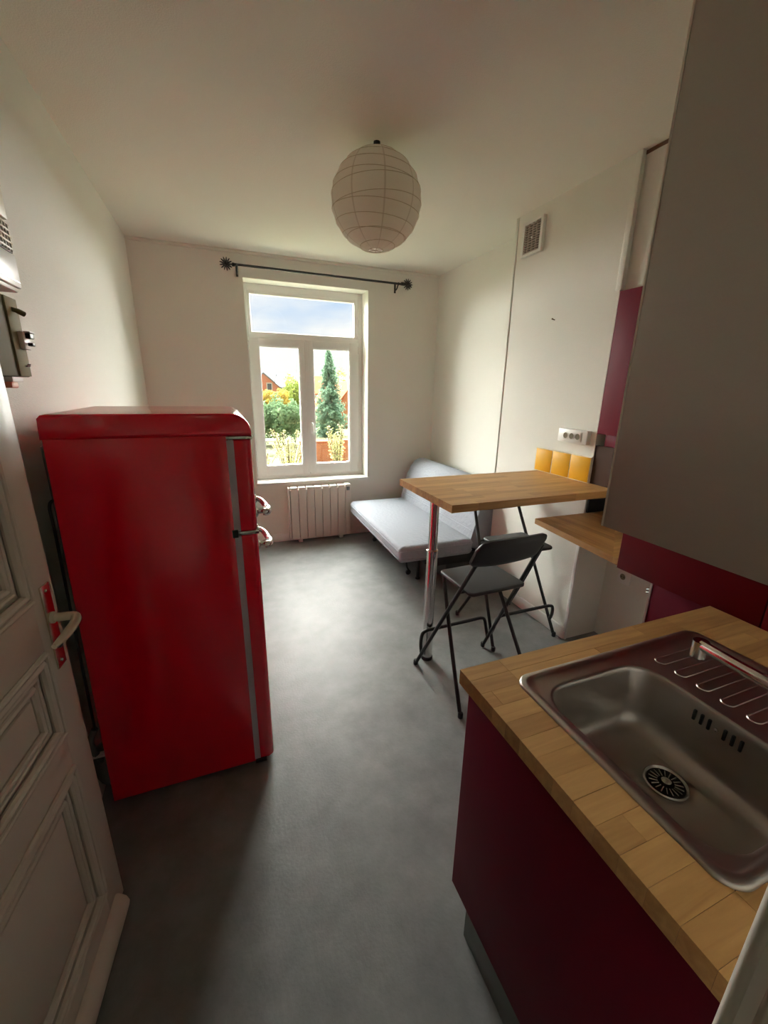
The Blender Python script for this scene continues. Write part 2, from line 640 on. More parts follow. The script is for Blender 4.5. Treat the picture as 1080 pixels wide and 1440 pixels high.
# ------------------------------------------------------------------ entrance door (open, left)
D0 = Vector((-0.420, 1.150, 0))
door = bpy.data.objects.new('door_1', None)
C.objects.link(door)
W[door.name] = Vector((0, 0, 0))
door['kind'] = 'structure'
door['label'] = 'white panelled entrance door standing open'
DW, DH = 0.92, 2.04
bm = new_bm()
for x0, x1 in ((0.0, 0.092), (DW-0.092, DW)):
    box(bm, (x0, -0.040, 0.010), (x1, 0.0, DH), 0.004)
rails = [(0.012, 0.150), (0.622, 0.722), (0.958, 1.085), (1.92, DH-0.002)]
for z0, z1 in rails:
    box(bm, (0.088, -0.0395, z0), (DW-0.088, -0.0005, z1), 0.003)
obj('leaf', bm, M_door, door)
for z0, z1 in ((0.150, 0.622), (0.722, 0.958), (1.085, 1.92)):
    bm = new_bm()
    box(bm, (0.080, -0.030, z0-0.01), (DW-0.080, -0.014, z1+0.01))
    box(bm, (0.165, -0.016, z0+0.075), (DW-0.165, -0.006, z1-0.075), 0.008, 2)
    pn = obj('panel', bm, M_door, door)
    bm = new_bm()
    for off, r, yy in ((0.004, 0.007, 0.003), (0.020, 0.010, -0.001), (0.042, 0.006, -0.008), (0.058, 0.008, -0.009)):
        a, b, c, d = 0.092+off, DW-0.092-off, z0+off, z1-off
        loop = [(a, yy, c), (b, yy, c), (b, yy, d), (a, yy, d)]
        for i in range(4):
            tube(bm, [loop[i], loop[(i+1) % 4]], r, 8)
    obj('moulding', bm, M_door, pn)
# weather bar along the foot
bm = new_bm()
poly = [(0.0, 0.012), (0.030, 0.012), (0.034, 0.030), (0.028, 0.050), (0.012, 0.066), (0.0, 0.070)]
prism(bm, poly, 'x', 0.045, DW-0.02, 0.004)
obj('weather_bar', bm, M_door, door)
bm = new_bm()
prism(bm, [(0.022, 0.885), (0.060, 0.885), (0.060, 1.105), (0.022, 1.105)], 'y', -0.001, 0.004, 0.0015)
pl = obj('handle_plate', bm, M_brass, door)
bm = new_bm()
lathe(bm, [(0.010, 0.0), (0.010, 0.007), (0.0035, 0.008)], (0.041, 0.003, 0.945), 14, 'y')
obj('keyhole', bm, M_dark, pl)
for z in (0.90, 1.09):
    bm = new_bm()
    lathe(bm, [(0.004, 0.0), (0.004, 0.003), (0.002, 0.004)], (0.041, 0.003, z), 10, 'y')
    obj('screw', bm, M_chrome, pl)
bm = new_bm()
pts = smooth_path([(0.041, 0.000, 1.018), (0.041, 0.030, 1.018), (0.042, 0.052, 1.017), (0.060, 0.060, 1.013), (0.100, 0.058, 1.006), (0.150, 0.052, 1.002)], 5)
rs = [0.0105]*len(pts)
for i in range(len(pts)-6, len(pts)):
    rs[i] = 0.0105-0.0009*(i-len(pts)+6)
tube(bm, pts, rs, 12)
lathe(bm, [(0.014, 0.0), (0.014, 0.006), (0.010, 0.009)], (0.041, 0.003, 1.018), 16, 'y')
obj('lever', bm, M_lever, door)
door.location = D0
door.rotation_euler = (0, 0, math.radians(-97.0))

# ------------------------------------------------------------------ refrigerator
fr = thing('refrigerator', 'glossy red retro two-door refrigerator with chrome handles', 'refrigerator', (-0.2, 1.757, 0))
Y0, Y1 = 1.485, 2.030
XB, XF = -0.512, 0.012            # back and front of the carcass


bm = new_bm()
XF = 0.017
poly = [(XB, 0.022), (XF, 0.022), (XF, 1.404), (-0.492, 1.404)]
prism(bm, poly, 'y', Y0, Y1, 0.007, 2)
obj('body', bm, M_red, fr)
# cap: rounded front corner, overhanging the doors
bm = new_bm()
capp = [(-0.496, 1.400), (0.094, 1.400)]
R = 0.062
for i in range(0, 9):
    a = math.pi/2*i/8
    capp.append((0.094-R+R*math.cos(a), 1.474-R+R*math.sin(a)))
capp += [(-0.470, 1.474), (-0.484, 1.471), (-0.493, 1.462)]
prism(bm, capp, 'y', Y0-0.006, Y1+0.006, 0.010, 3)
obj('top_cap', bm, M_red, fr, angle=50)


def door_leaf(z0, z1):
    """door with a bowed front and rounded vertical edges"""
    b = new_bm()
    out = []
    n = 10
    xi, xf = 0.030, 0.092
    pts = [(xi, Y0+0.002)]
    for i in range(7):
        a = -math.pi/2+math.pi/2*i/6
        pts.append((xf-0.022+0.022*math.cos(a), Y0+0.002+0.022+0.022*math.sin(a)))
    for i in range(1, n):
        t = i/n
        pts.append((xf+0.010*math.sin(math.pi*t), Y0+0.024+(Y1-Y0-0.048)*t))
    for i in range(7):
        a = math.pi/2*i/6
        pts.append((xf-0.022+0.022*math.cos(a), Y1-0.024+0.022*math.sin(a)))
    pts.append((xi, Y1-0.002))
    prism(b, pts, 'z', z0, z1, 0.006, 2)
    return b


def fridge_handle(z, parent):
    b = new_bm()
    # bow handle with two posts
    tube(b, smooth_path([(0.098, 1.690, z+0.012), (0.116, 1.684, z+0.010), (0.128, 1.65, z+0.006), (0.136, 1.60, z), (0.139, 1.565, z-0.003), (0.132, 1.545, z-0.004), (0.120, 1.546, z-0.004)], 5),
         [0.010]*8 + [0.011]*8 + [0.013]*8 + [0.014]*7, 12)
    tube(b, [(0.088, 1.560, z-0.004), (0.134, 1.566, z-0.002)], 0.012, 14)
    lathe(b, [(0.022, 0.0), (0.022, 0.006), (0.015, 0.012)], (0.090, 1.556, z-0.004), 18, 'x')
    lathe(b, [(0.020, 0.0), (0.020, 0.006), (0.013, 0.012)], (0.096, 1.688, z+0.012), 18, 'x')
    return obj('handle', b, M_chrome, parent)


fd = obj('freezer_door', door_leaf(1.062, 1.388), M_red, fr, angle=50)
fridge_handle(1.115, fd)
ld = obj('fridge_door', door_leaf(0.030, 1.046), M_red, fr, angle=50)
fridge_handle(0.985, ld)
for z0, z1, p in ((1.064, 1.386, fd), (0.034, 1.044, ld)):
    obj('gasket', bx((0.010, Y0+0.0005, z0), (0.034, Y1-0.0005, z1)), M_gasket, p)
bm = new_bm()
box(bm, (0.022, Y0+0.001, 1.047), (0.096, Y1-0.004, 1.061), 0.002)
obj('door_strip', bm, M_chrome, fr)
bm = new_bm()
box(bm, (0.004, Y0-0.003, 1.040), (0.024, Y0+0.03, 1.070), 0.002)
obj('hinge', bm, M_black, fr)
bm = new_bm()
box(bm, (0.010, Y0+0.000, 1.389), (0.096, Y1-0.004, 1.399), 0.002)
obj('top_strip', bm, M_chrome, fr)
bm = new_bm()
box(bm, (0.012, Y0, 0.010), (0.06, Y0+0.04, 0.028), 0.002)
obj('hinge', bm, M_black, fr)
for x in (-0.44, -0.03):
    for y in (1.55, 1.96):
        bm = new_bm()
        lathe(bm, [(0.018, 0.0), (0.020, 0.004), (0.020, 0.012), (0.010, 0.014), (0.010, 0.024)], (x, y, 0), 14)
        obj('foot', bm, M_blackp, fr)
# back: condenser frame, compressor and drain pan
bm = new_bm()
tube(bm, smooth_path([(-0.490, 1.50, 1.22), (-0.511, 1.50, 1.20), (-0.512, 1.50, 1.10), (-0.519, 1.50, 0.70), (-0.524, 1.50, 0.35)], 5), 0.0045, 8)
tube(bm, smooth_path([(-0.490, 2.00, 1.22), (-0.511, 2.00, 1.20), (-0.512, 2.00, 1.10), (-0.519, 2.00, 0.70), (-0.524, 2.00, 0.35)], 5), 0.0045, 8)
for k in range(14):
    z = 0.40+k*0.058
    tube(bm, [(-0.513+0.0143*z, 1.515, z), (-0.513+0.0143*z, 2.00, z)], 0.0025, 6)
obj('condenser', bm, M_black, fr)
obj('back_cover', bx((-0.508, Y0+0.03, 0.30), (-0.490, Y1-0.03, 1.38), 0.004), M_fgrey, fr)
bm = new_bm()
lathe(bm, [(0.02, 0.05), (0.045, 0.06), (0.055, 0.09), (0.055, 0.16), (0.045, 0.20), (0.02, 0.22)], (-0.515, 1.56, 0.02), 18)
obj('compressor', bm, M_fgrey, fr)
bm = new_bm()
tube(bm, smooth_path([(-0.524, 1.50, 0.36), (-0.545, 1.498, 0.31), (-0.540, 1.50, 0.26), (-0.530, 1.52, 0.20)], 6), 0.012, 10)
obj('pipe', bm, M_fgrey, fr)
obj('drain_spout', bx((-0.552, 1.492, 0.235), (-0.508, 1.512, 0.248), 0.003), M_white, fr)

# ------------------------------------------------------------------ electricity meter and breaker on the left wall
et = thing('electric_meter', 'pale electricity meter with a grey grid on the wall above the breaker', 'electric meter', (-0.525, 1.40, 1.79))
mx0, mx1 = LX, -0.470
obj('case', bx((mx0-0.001, 1.28, 1.790), (mx1-0.004, 1.506, 2.30), 0.006), M_white, et)
pc = obj('lower_cover', bx((mx1-0.008, 1.285, 1.800), (mx1+0.004, 1.503, 1.880), 0.003), M_white, et)
obj('print_line', bx((mx1+0.003, 1.29, 1.812), (mx1+0.0048, 1.498, 1.816)), M_black, pc)
gp = obj('grid_plate', bx((mx1-0.008, 1.285, 1.884), (mx1+0.000, 1.503, 1.955)), mat('grid_grey', lin(120, 116, 105), 0.5), et)
for k in range(5):
    z = 1.890+k*0.0145
    obj('grid_bar', bx((mx1-0.002, 1.287, z), (mx1+0.004, 1.502, z+0.0045)), M_cream, gp)
for k in range(13):
    y = 1.290+k*0.0170
    obj('grid_bar', bx((mx1-0.002, y, 1.886), (mx1+0.0035, y+0.004, 1.953)), M_cream, gp)
obj('face_plate', bx((mx1-0.008, 1.285, 1.960), (mx1+0.004, 1.503, 2.030), 0.003), M_cream, et)
obj('brown_band', bx((mx1-0.008, 1.285, 2.034), (mx1+0.003, 1.503, 2.056)), M_taupe, et)
obj('display_block', bx((mx1-0.008, 1.300, 2.060), (mx1+0.012, 1.500, 2.14), 0.004), M_white, et)
obj('display', bx((mx1+0.010, 1.36, 2.085), (mx1+0.014, 1.47, 2.115)), M_lcd, et)

eb = thing('breaker_box', 'olive breaker box with a white switch on the wall below the meter', 'breaker box', (-0.545, 1.52, 1.575))
obj('case', bx((LX-0.001, 1.34, 1.576), (-0.518, 1.590, 1.788), 0.003), M_olive, eb)  # darker olive paints in the shade of the side turned from the window
obj('front_plate', bx((-0.520, 1.512, 1.578), (-0.513, 1.589, 1.786), 0.002), mat('olive_lit', lin(128, 118, 80), 0.7, spec=0.2), eb)  # lighter olive paints in the light on the front face
sw = obj('switch', bx((-0.514, 1.548, 1.652), (-0.500, 1.592, 1.700), 0.003), M_white, eb)
obj('toggle', bx((-0.502, 1.560, 1.682), (-0.488, 1.590, 1.696), 0.002), M_black, sw)
obj('toggle', bx((-0.502, 1.568, 1.662), (-0.488, 1.588, 1.671), 0.002), M_black, sw)
obj('switch_cover', bx((-0.502, 1.556, 1.697), (-0.486, 1.594, 1.701), 0.001), M_white, sw)
bm = new_bm()
tube(bm, smooth_path([(-0.513, 1.545, 1.755), (-0.503, 1.553, 1.752), (-0.493, 1.566, 1.746)], 5), [0.006]*5+[0.007]*6, 10)
obj('test_knob', bm, M_olive, eb)
for k in range(2):
    bm = new_bm()
    tube(bm, smooth_path([(-0.513, 1.560+k*0.012, 1.606), (-0.508, 1.560+k*0.012, 1.606), (-0.508, 1.566+k*0.012, 1.612)], 4), 0.0022, 6)
    obj('terminal_mark', bm, M_white, eb)
cd = thing('cable_duct', 'short white cable duct with copper sleeve under the breaker box', 'cable duct', (-0.56, 1.56, 1.55))
obj('duct', bx((LX-0.001, 1.50, 1.562), (-0.530, 1.572, 1.577), 0.002), M_white, cd)
obj('sleeve', bx((LX-0.001, 1.530, 1.545), (-0.545, 1.574, 1.563), 0.003), M_copper, cd)

# ------------------------------------------------------------------ curtain rod
cr = thing('curtain_rod', 'black iron curtain rod with starburst finials above the window', 'curtain rod', (0.99, BY, 2.50))
ry, rz = 4.12, 2.545
bm = new_bm()
tube(bm, [(0.225, ry, rz), (1.755, ry, rz-0.006)], 0.0095, 12)
obj('rod', bm, M_black, cr)
bm = new_bm()
tube(bm, [(1.0, ry, rz-0.002), (1.0, ry, rz-0.002)][:1]+[(1.765, ry, rz-0.006)], 0.0075, 10)
obj('inner_rod', bm, M_black, cr)
for x, s in ((0.158, 1), (1.822, -1)):
    bm = new_bm()
    bmesh.ops.create_icosphere(bm, subdivisions=2, radius=0.022, matrix=Matrix.Translation((x, ry, rz-0.003)))
    for k in range(13):
        a = 2*math.pi*k/13
        d = Vector((math.cos(a), 0, math.sin(a)))
        c = Vector((x, ry, rz-0.003))
        tube(bm, [c+d*0.015, c+d*0.040, c+d*0.052], [0.0065, 0.0055, 0.0025], 6)
    for k in range(7):
        a = 2*math.pi*(k+0.5)/7
        d = Vector((math.cos(a), -0.9, math.sin(a))).normalized()
        c = Vector((x, ry, rz-0.003))
        tube(bm, [c+d*0.012, c+d*0.036], [0.006, 0.003], 6)
    f = obj('finial', bm, M_black, cr)
    bm = new_bm()
    tube(bm, [(x+s*0.02, ry, rz-0.003), (x+s*0.06, ry, rz-0.003)], 0.005, 8)
    lathe(bm, [(0.008, 0), (0.015, 0.004), (0.015, 0.020), (0.010, 0.026)], (x+s*0.045 if s > 0 else x-0.071, ry, rz-0.003), 12, 'x')
    obj('collar', bm, M_black, f)
for x in (0.245, 1.72):
    bm = new_bm()
    box(bm, (x-0.009, BY-0.007, rz-0.075), (x+0.009, BY+0.002, rz+0.015), 0.002)
    tube(bm, smooth_path([(x, BY-0.004, rz-0.055), (x, ry+0.03, rz-0.045), (x, ry+0.004, rz-0.022), (x, ry-0.008, rz-0.012), (x, ry-0.014, rz+0.004)], 5), 0.006, 8)
    obj('bracket', bm, M_black, cr)

# ------------------------------------------------------------------ radiator
ra = thing('radiator', 'white flat-fin electric radiator under the window', 'radiator', (0.9, 4.14, 0))
x0, x1 = 0.572, 1.224
obj('back_case', bx((x0+0.012, 4.122, 0.045), (x1-0.002, 4.185, 0.560), 0.004), mat('radiator_core', (0.25, 0.22, 0.19, 1), 0.6), ra)
obj('side_cap', bx((x0, 4.104, 0.040), (x0+0.014, 4.186, 0.588), 0.004), M_radi, ra)
nf = 7
fw = (x1-0.060-x0-0.018)/nf
for k in range(nf):
    a = x0+0.018+k*fw
    bm = new_bm()
    box(bm, (a+0.003, 4.098, 0.036), (a+fw-0.003, 4.124, 0.570), 0.003)
    box(bm, (a+0.006, 4.104, 0.566), (a+fw-0.006, 4.170, 0.588), 0.004)
    obj('fin', bm, M_radi, ra)
cm = obj('control_module', bx((x1-0.058, 4.097, 0.036), (x1, 4.184, 0.592), 0.004), M_radi, ra)
obj('display', bx((x1-0.046, 4.093, 0.528), (x1-0.012, 4.099, 0.566), 0.001), M_lcd, cm)
for x in (0.68, 1.12):
    obj('foot', bx((x-0.02, 4.11, -0.001), (x+0.02, 4.18, 0.05), 0.003), M_radi, ra)

# ------------------------------------------------------------------ paper lantern
LC = Vector((0.800, 2.215, 2.430))
LR, LH = 0.219, 0.209
la = thing('paper_lantern', 'round white paper lantern hanging from the ceiling', 'pendant lamp', (LC.x, LC.y, LC.z-LH))


def lan(th, ph, k=1.0):
    """ph: 0 at the bottom, pi at the top; panels between ribs sag a little"""
    r = LR*math.sin(ph)
    return Vector((LC.x+k*r*math.cos(th), LC.y+k*r*math.sin(th), LC.z-k*LH*math.cos(ph)))


ph0, ph1 = 0.17, math.pi-0.17
nseg, nrow = 64, 60
rib_ph = [0.17, 0.40, 0.70, 0.80, 1.06, 1.34, 1.44, 1.74, 1.83, 2.12, 2.36, 2.62, math.pi-0.17]
bm = new_bm()
loops = []
for i in range(nrow+1):
    ph = ph0+(ph1-ph0)*i/nrow
    lp = []
    for j in range(nseg):
        th = 2*math.pi*j/nseg
        dmin = min(abs(ph-(q+0.07*math.sin(th+q*23))) for q in rib_ph)
        k = 1.0-0.016*min(1, dmin/0.10)+0.002*math.sin(th*17)*(1 if ph < 0.7 or ph > 2.4 else 0.4)
        lp.append(lan(th, ph, k))
    loops.append(lp)
loft(bm, loops, False, False)
obj('shade', bm, M_paper, la, angle=80)
for q in rib_ph:
    bm = new_bm()
    tube(bm, [lan(2*math.pi*j/48, min(max(q+0.07*math.sin(2*math.pi*j/48+q*23)*(0 if q in (rib_ph[0], rib_ph[-1]) else 1), ph0), ph1), 1.0) for j in range(48)], 0.0012, 6, closed=True)
    obj('wire_rib', bm, M_wire, la)
for j in range(9):
    th = 2*math.pi*j/9+0.35
    bm = new_bm()
    a, b = [], []
    for i in range(31):
        ph = ph0+(ph1-ph0)*i/30
        for lst, d in ((a, -0.018), (b, 0.018)):
            lst.append(bm.verts.new(lan(th+d, ph, 1.001)))
    for i in range(30):
        bm.faces.new((a[i], b[i], b[i+1], a[i+1]))
    obj('paper_seam', bm, mat('seam_paper_%d' % j, (0.74, 0.69, 0.61, 1), 0.85, trans=0.3) if j == 0 else bpy.data.materials['seam_paper_0'], la)
bm = new_bm()
for k in range(3):
    a = math.pi*k/3+0.3
    tube(bm, [lan(a, ph0), lan(a+math.pi, ph0)], 0.0012, 6)
obj('bottom_wire', bm, M_wire, la)
bm = new_bm()
for s in (-1, 1):
    tube(bm, [(LC.x+s*0.036, LC.y, LC.z+LH-0.008), (LC.x+s*0.012, LC.y, LC.z+LH-0.004), (LC.x, LC.y, LC.z+0.10)], 0.0015, 6)
obj('top_wire', bm, M_black, la)
bm = new_bm()
lathe(bm, [(0.018, -0.10), (0.022, -0.09), (0.022, -0.04), (0.012, -0.02), (0.010, 0.0)], (LC.x, LC.y, LC.z+0.17), 16)
obj('bulb_socket', bm, M_black, la)
bm = new_bm()
tube(bm, [(LC.x, LC.y, LC.z+0.16), (LC.x, LC.y, CZ+0.001)], 0.003, 8)
lathe(bm, [(0.012, -0.016), (0.016, -0.008), (0.016, 0.001)], (LC.x, LC.y, CZ), 16)
obj('ceiling_cord', bm, M_black, la)

# ------------------------------------------------------------------ sofa bed
so = thing('sofa_bed', 'pale grey sofa bed with a low seat in the corner by the window', 'sofa bed', (1.65, 3.33, 0))
SY0, SY1 = 2.635, 4.06


def cushion(poly, y0, y1, r):
    b = new_bm()
    prism(b, poly, 'y', y0, y1, r, 4)
    return b


# seat mattress: slightly wider at the far end, rounded edges
b = new_bm()
box(b, (1.165, SY0, 0.285), (1.815, SY1, 0.420), 0.038, 5)
for v in b.verts:
    t = (v.co.y-SY0)/(SY1-SY0)
    if v.co.x < 1.4:
        v.co.x += 0.035*t
seatm = obj('seat_mattress', b, M_quilt, so, angle=70)
b = new_bm()
for z in (0.322, 0.384):
    lp = []
    for p in rrect((1.165+1.815)/2, (SY0+SY1)/2, 0.3265, (SY1-SY0)/2+0.0015, 0.038, 6):
        t = (p[1]-SY0)/(SY1-SY0)
        lp.append((p[0]+(0.035*t if p[0] < 1.4 else 0), p[1], z))
    tube(b, lp, 0.0035, 6, closed=True)
obj('piping', b, M_quilt, seatm)
# backrest, rounded over the top
prof = [(1.775, 0.345), (1.800, 0.430), (1.835, 0.560), (1.868, 0.690), (1.895, 0.765), (1.940, 0.820), (2.000, 0.845), (2.060, 0.842),
        (2.110, 0.812), (2.140, 0.755), (2.140, 0.640), (2.105, 0.480), (2.070, 0.330), (1.930, 0.285)]
b = cushion(prof, SY0+0.02, SY1+0.02, 0.03)
bk = obj('backrest', b, M_quilt, so, angle=70)
b = new_bm()
for (px, pz) in ((1.8120, 0.475),):
    tube(b, [(px, SY0+0.05, pz), (px, SY1-0.01, pz)], 0.004, 6)
tube(b, [(1.846, SY0+0.05, 0.605), (1.846, SY1-0.01, 0.605)], 0.0035, 6)
obj('piping', b, M_quilt, bk)
# black steel frame
b = new_bm()
box(b, (1.42, SY0+0.03, 0.215), (2.08, SY0+0.055, 0.290), 0.004)
box(b, (1.42, SY1-0.055, 0.215), (2.08, SY1-0.03, 0.290), 0.004)
box(b, (1.40, SY0+0.03, 0.245), (1.44, SY1-0.03, 0.288), 0.004)
box(b, (1.90, SY0+0.03, 0.245), (1.94, SY1-0.03, 0.288), 0.004)
obj('frame', b, M_black, so)
b = new_bm()
box(b, (1.60, SY0+0.05, 0.075), (2.10, SY1-0.05, 0.240), 0.01)
obj('bedding_drawer', b, M_blackp, so)
b = new_bm()
prism(b, [(2.05, 0.25), (2.12, 0.25), (2.172, 0.72), (2.140, 0.74)], 'y', SY0-0.004, SY0+0.03, 0.004)
obj('back_bracket', b, M_black, so)
for y in (SY0+0.28, SY1-0.28):
    b = new_bm()
    tube(b, [(1.465, y, 0.25), (1.465, y, 0.0)], 0.014, 10)
    lathe(b, [(0.022, 0.0), (0.022, 0.012), (0.014, 0.016)], (1.465, y, 0.0), 14)
    obj('leg', b, M_black, so)
    b = new_bm()
    tube(b, smooth_path([(1.42, y+0.10, 0.255), (1.40, y+0.10, 0.16), (1.405, y+0.10, 0.08), (1.425, y+0.10, 0.040), (1.42, y+0.10, 0.022)], 5), 0.008, 8)
    lathe(b, [(0.020, -0.010), (0.024, -0.006), (0.024, 0.006), (0.020, 0.010)], (1.420, y+0.10, 0.024), 16, 'y')
    obj('caster', b, M_black, so)
for y in (SY0+0.15, SY1-0.15):
    b = new_bm()
    tube(b, [(2.02, y, 0.25), (2.02, y, 0.0)], 0.014, 10)
    obj('leg', b, M_black, so)


# ------------------------------------------------------------------ butcher-block tops
def staves(parent, rects, z0, z1, width, axis, m, seed, lmin=0.28, lmax=0.62):
    """blocks in rows along one axis, clipped to the rectangles; each block one object"""
    rr = random.Random(seed)
    X0 = min(r[0] for r in rects)
    X1 = max(r[2] for r in rects)
    Y0_ = min(r[1] for r in rects)
    Y1_ = max(r[3] for r in rects)
    a0, a1, b0, b1 = (X0, X1, Y0_, Y1_) if axis == 0 else (Y0_, Y1_, X0, X1)
    rows = max(1, round((b1-b0)/width))
    w = (b1-b0)/rows
    for r in range(rows):
        p = a0-rr.uniform(0, lmax)
        while p < a1:
            q = p+rr.uniform(lmin, lmax)
            for (rx0, ry0, rx1, ry1) in rects:
                u0, u1, v0, v1 = (rx0, rx1, ry0, ry1) if axis == 0 else (ry0, ry1, rx0, rx1)
                s, e = max(p, u0), min(q, u1)
                c, d = max(b0+r*w, v0), min(b0+(r+1)*w, v1)
                if e-s > 0.004 and d-c > 0.004:
                    g = 0.00025
                    dz = rr.uniform(-0.00025, 0.00025)
                    lo = (s+g, c+g, z0) if axis == 0 else (c+g, s+g, z0)
                    hi = (e-g, d-g, z1+dz) if axis == 0 else (d-g, e-g, z1+dz)
                    obj('block', bx(lo, hi), m, parent, smooth=False)
            p = q


# ------------------------------------------------------------------ bar table
TZ = 1.05
bt = thing('bar_table', 'high beech bar table on one chrome leg', 'table', (1.041, 1.903, 0))
tx0, tx1, ty0, ty1 = 0.962, BXX+0.018, 1.595, 2.205
# the top is notched round the wall corner
core = new_bm()
box(core, (tx0+0.002, ty0+0.002, TZ-0.036), (BXX-0.002, ty1-0.002, TZ-0.0015))
box(core, (BXX-0.003, ty0+0.002, TZ-0.036), (tx1-0.002, 1.772, TZ-0.0015))
top = obj('table_top', core, M_core, bt)
staves(top, [(tx0, ty0, BXX, ty1), (BXX, ty0, tx1, 1.773)], TZ-0.038, TZ, 0.0435, 0, M_woodx, 5)
b = new_bm()
lx, ly = 1.041, 1.903
tube(b, [(lx, ly, 0.0), (lx, ly, 0.700)], 0.0300, 28)
tube(b, [(lx, ly, 0.69), (lx, ly, TZ-0.036)], 0.0250, 28)
leg = obj('leg', b, M_chrome, bt)
b = new_bm()
lathe(b, [(0.0335, 0.0), (0.034, 0.003), (0.034, 0.018), (0.031, 0.022)], (lx, ly, 0.0), 28)
obj('foot_ring', b, M_blackp, leg)
b = new_bm()
lathe(b, [(0.030, 0.0), (0.0325, 0.003), (0.0325, 0.014), (0.026, 0.018)], (lx, ly, 0.690), 28)
obj('leg_collar', b, M_chrome, leg)
b = new_bm()
lathe(b, [(0.026, -0.03), (0.050, -0.008), (0.050, 0.0)], (lx, ly, TZ-0.0375), 24)
obj('mount_plate', b, M_chrome, leg)


# ------------------------------------------------------------------ bar stools
def build_stool():
    st = thing('bar_stool', None, None, (0, 0, 0))
    rt = 0.0105
    for s in (-1, 1):
        b = new_bm()
        P = lambda z: (s*(0.240-0.074*z/0.93), 0.230-0.520*z, z)
        tube(b, [P(0.012), P(0.86)], rt, 10)
        l_ = obj('back_leg', b, M_black, st)
        b = new_bm()
        lathe(b, [(0.012, 0.0), (0.014, 0.004), (0.0135, 0.026), (0.011, 0.030)], (s*0.2395, 0.226, 0), 12)
        obj('foot_cap', b, M_black, l_)
        b = new_bm()
        tube(b, smooth_path([(s*0.226, -0.228, 0.010), (s*0.196, -0.068, 0.29), (s*0.162, 0.090, 0.575), (s*0.152, 0.112, 0.606), (s*0.130, 0.118, 0.615)], 5), rt, 10)
        l_ = obj('front_leg', b, M_black, st)
        b = new_bm()
        lathe(b, [(0.012, 0.0), (0.014, 0.004), (0.0135, 0.026), (0.011, 0.030)], (s*0.226, -0.230, 0), 12)
        obj('foot_cap', b, M_black, l_)
    b = new_bm()
    tube(b, [(-0.132, 0.118, 0.615), (0.132, 0.118, 0.615)], rt, 10)
    obj('seat_bar', b, M_black, st)
    b = new_bm()
    tube(b, [(-0.190, -0.092, 0.614), (0.190, -0.092, 0.614)], 0.007, 8)
    obj('pivot_bar', b, M_black, st)
    b = new_bm()
    tube(b, smooth_path([(-0.231, 0.178, 0.100), (-0.228, 0.196, 0.150), (-0.218, 0.204, 0.205), (-0.192, 0.205, 0.225), (-0.12, 0.205, 0.227), (0.12, 0.205, 0.227),
                         (0.192, 0.205, 0.225), (0.218, 0.204, 0.205), (0.228, 0.196, 0.150), (0.231, 0.178, 0.100)], 5), 0.0105, 10)
    obj('footrest', b, M_black, st)
    # seat: thin board with rounded corners and a soft edge
    b = new_bm()
    loops = []
    for ins, z in ((0.006, 0.616), (0.0, 0.621), (0.0, 0.631), (0.005, 0.636), (0.02, 0.637)):
        loops.append([(p[0], p[1], z) for p in rrect(-0.008, -0.015, 0.166-ins, 0.150-ins, max(0.028-ins, 0.008), 6)])
    loft(b, loops, True, True)
    obj('seat', b, M_seat, st)
    # backrest: curved pad with rounded upper corners
    b = new_bm()
    nx, nz = 28, 8
    grid = {}
    for side in (0, 1):
        for i in range(nx+1):
            u = -1+2*i/nx
            top_drop = 0.0 if abs(u) < 0.72 else 0.050*(1-math.sqrt(max(0, 1-((abs(u)-0.72)/0.28)**2)))
            z_top = 0.944-top_drop-0.004*u*u
            z_bot = 0.788+0.012*abs(u)**3+(0.018*(1-math.sqrt(max(0, 1-((abs(u)-0.86)/0.14)**2))) if abs(u) > 0.86 else 0)
            for j in range(nz+1):
                v = j/nz
                z = z_bot+(z_top-z_bot)*v
                edge = min(1, min(v, 1-v)*5, (1-abs(u))*9)
                th = 0.008+0.008*math.sqrt(max(0, edge))
                y = 0.230-0.520*z-0.018+0.016*(u*u)
                y += (-th if side == 0 else th)
                grid[(side, i, j)] = b.verts.new((u*0.192-0.028, y, z))
    for side in (0, 1):
        for i in range(nx):
            for j in range(nz):
                b.faces.new((grid[(side, i, j)], grid[(side, i+1, j)], grid[(side, i+1, j+1)], grid[(side, i, j+1)]))
    for i in range(nx):
        for j in (0, nz):
            b.faces.new((grid[(0, i, j)], grid[(0, i+1, j)], grid[(1, i+1, j)], grid[(1, i, j)]))
    for j in range(nz):
        for i in (0, nx):
            b.faces.new((grid[(0, i, j)], grid[(0, i, j+1)], grid[(1, i, j+1)], grid[(1, i, j)]))
    obj('backrest', b, M_blackp, st, angle=60)
    return st


st1 = build_stool()
tag(st1, 'black folding bar stool with its backrest turned to the sink', 'bar stool', 'folding bar stools at the high table')
st2 = copy_tree(st1)
st2['label'] = 'black folding bar stool tucked under the table against the boxed wall'
for ch in st2.children:
    if ch.name.split('.')[0] == 'seat':
        ch.location = (0, 0.055, -0.003)
st1.location = (1.200, 1.655, 0)
st1.rotation_euler = (0, 0, math.radians(2.0))
st2.location = (1.704, 2.050, 0)
st2.rotation_euler = (0, 0, math.radians(180.0))

# ------------------------------------------------------------------ tiles, sockets and vent on the boxed wall
gr = obj('grout_bed', bx((BXX-0.0088, 1.776, TZ), (BXX+0.002, 2.236, TZ+0.152)), M_grout, chase)
for k in range(3):
    y = 1.780+k*0.152
    obj('tile', bx((BXX-0.0105, y, TZ+0.003), (BXX-0.001, y+0.1455, TZ+0.147), 0.0015), M_tile, chase)

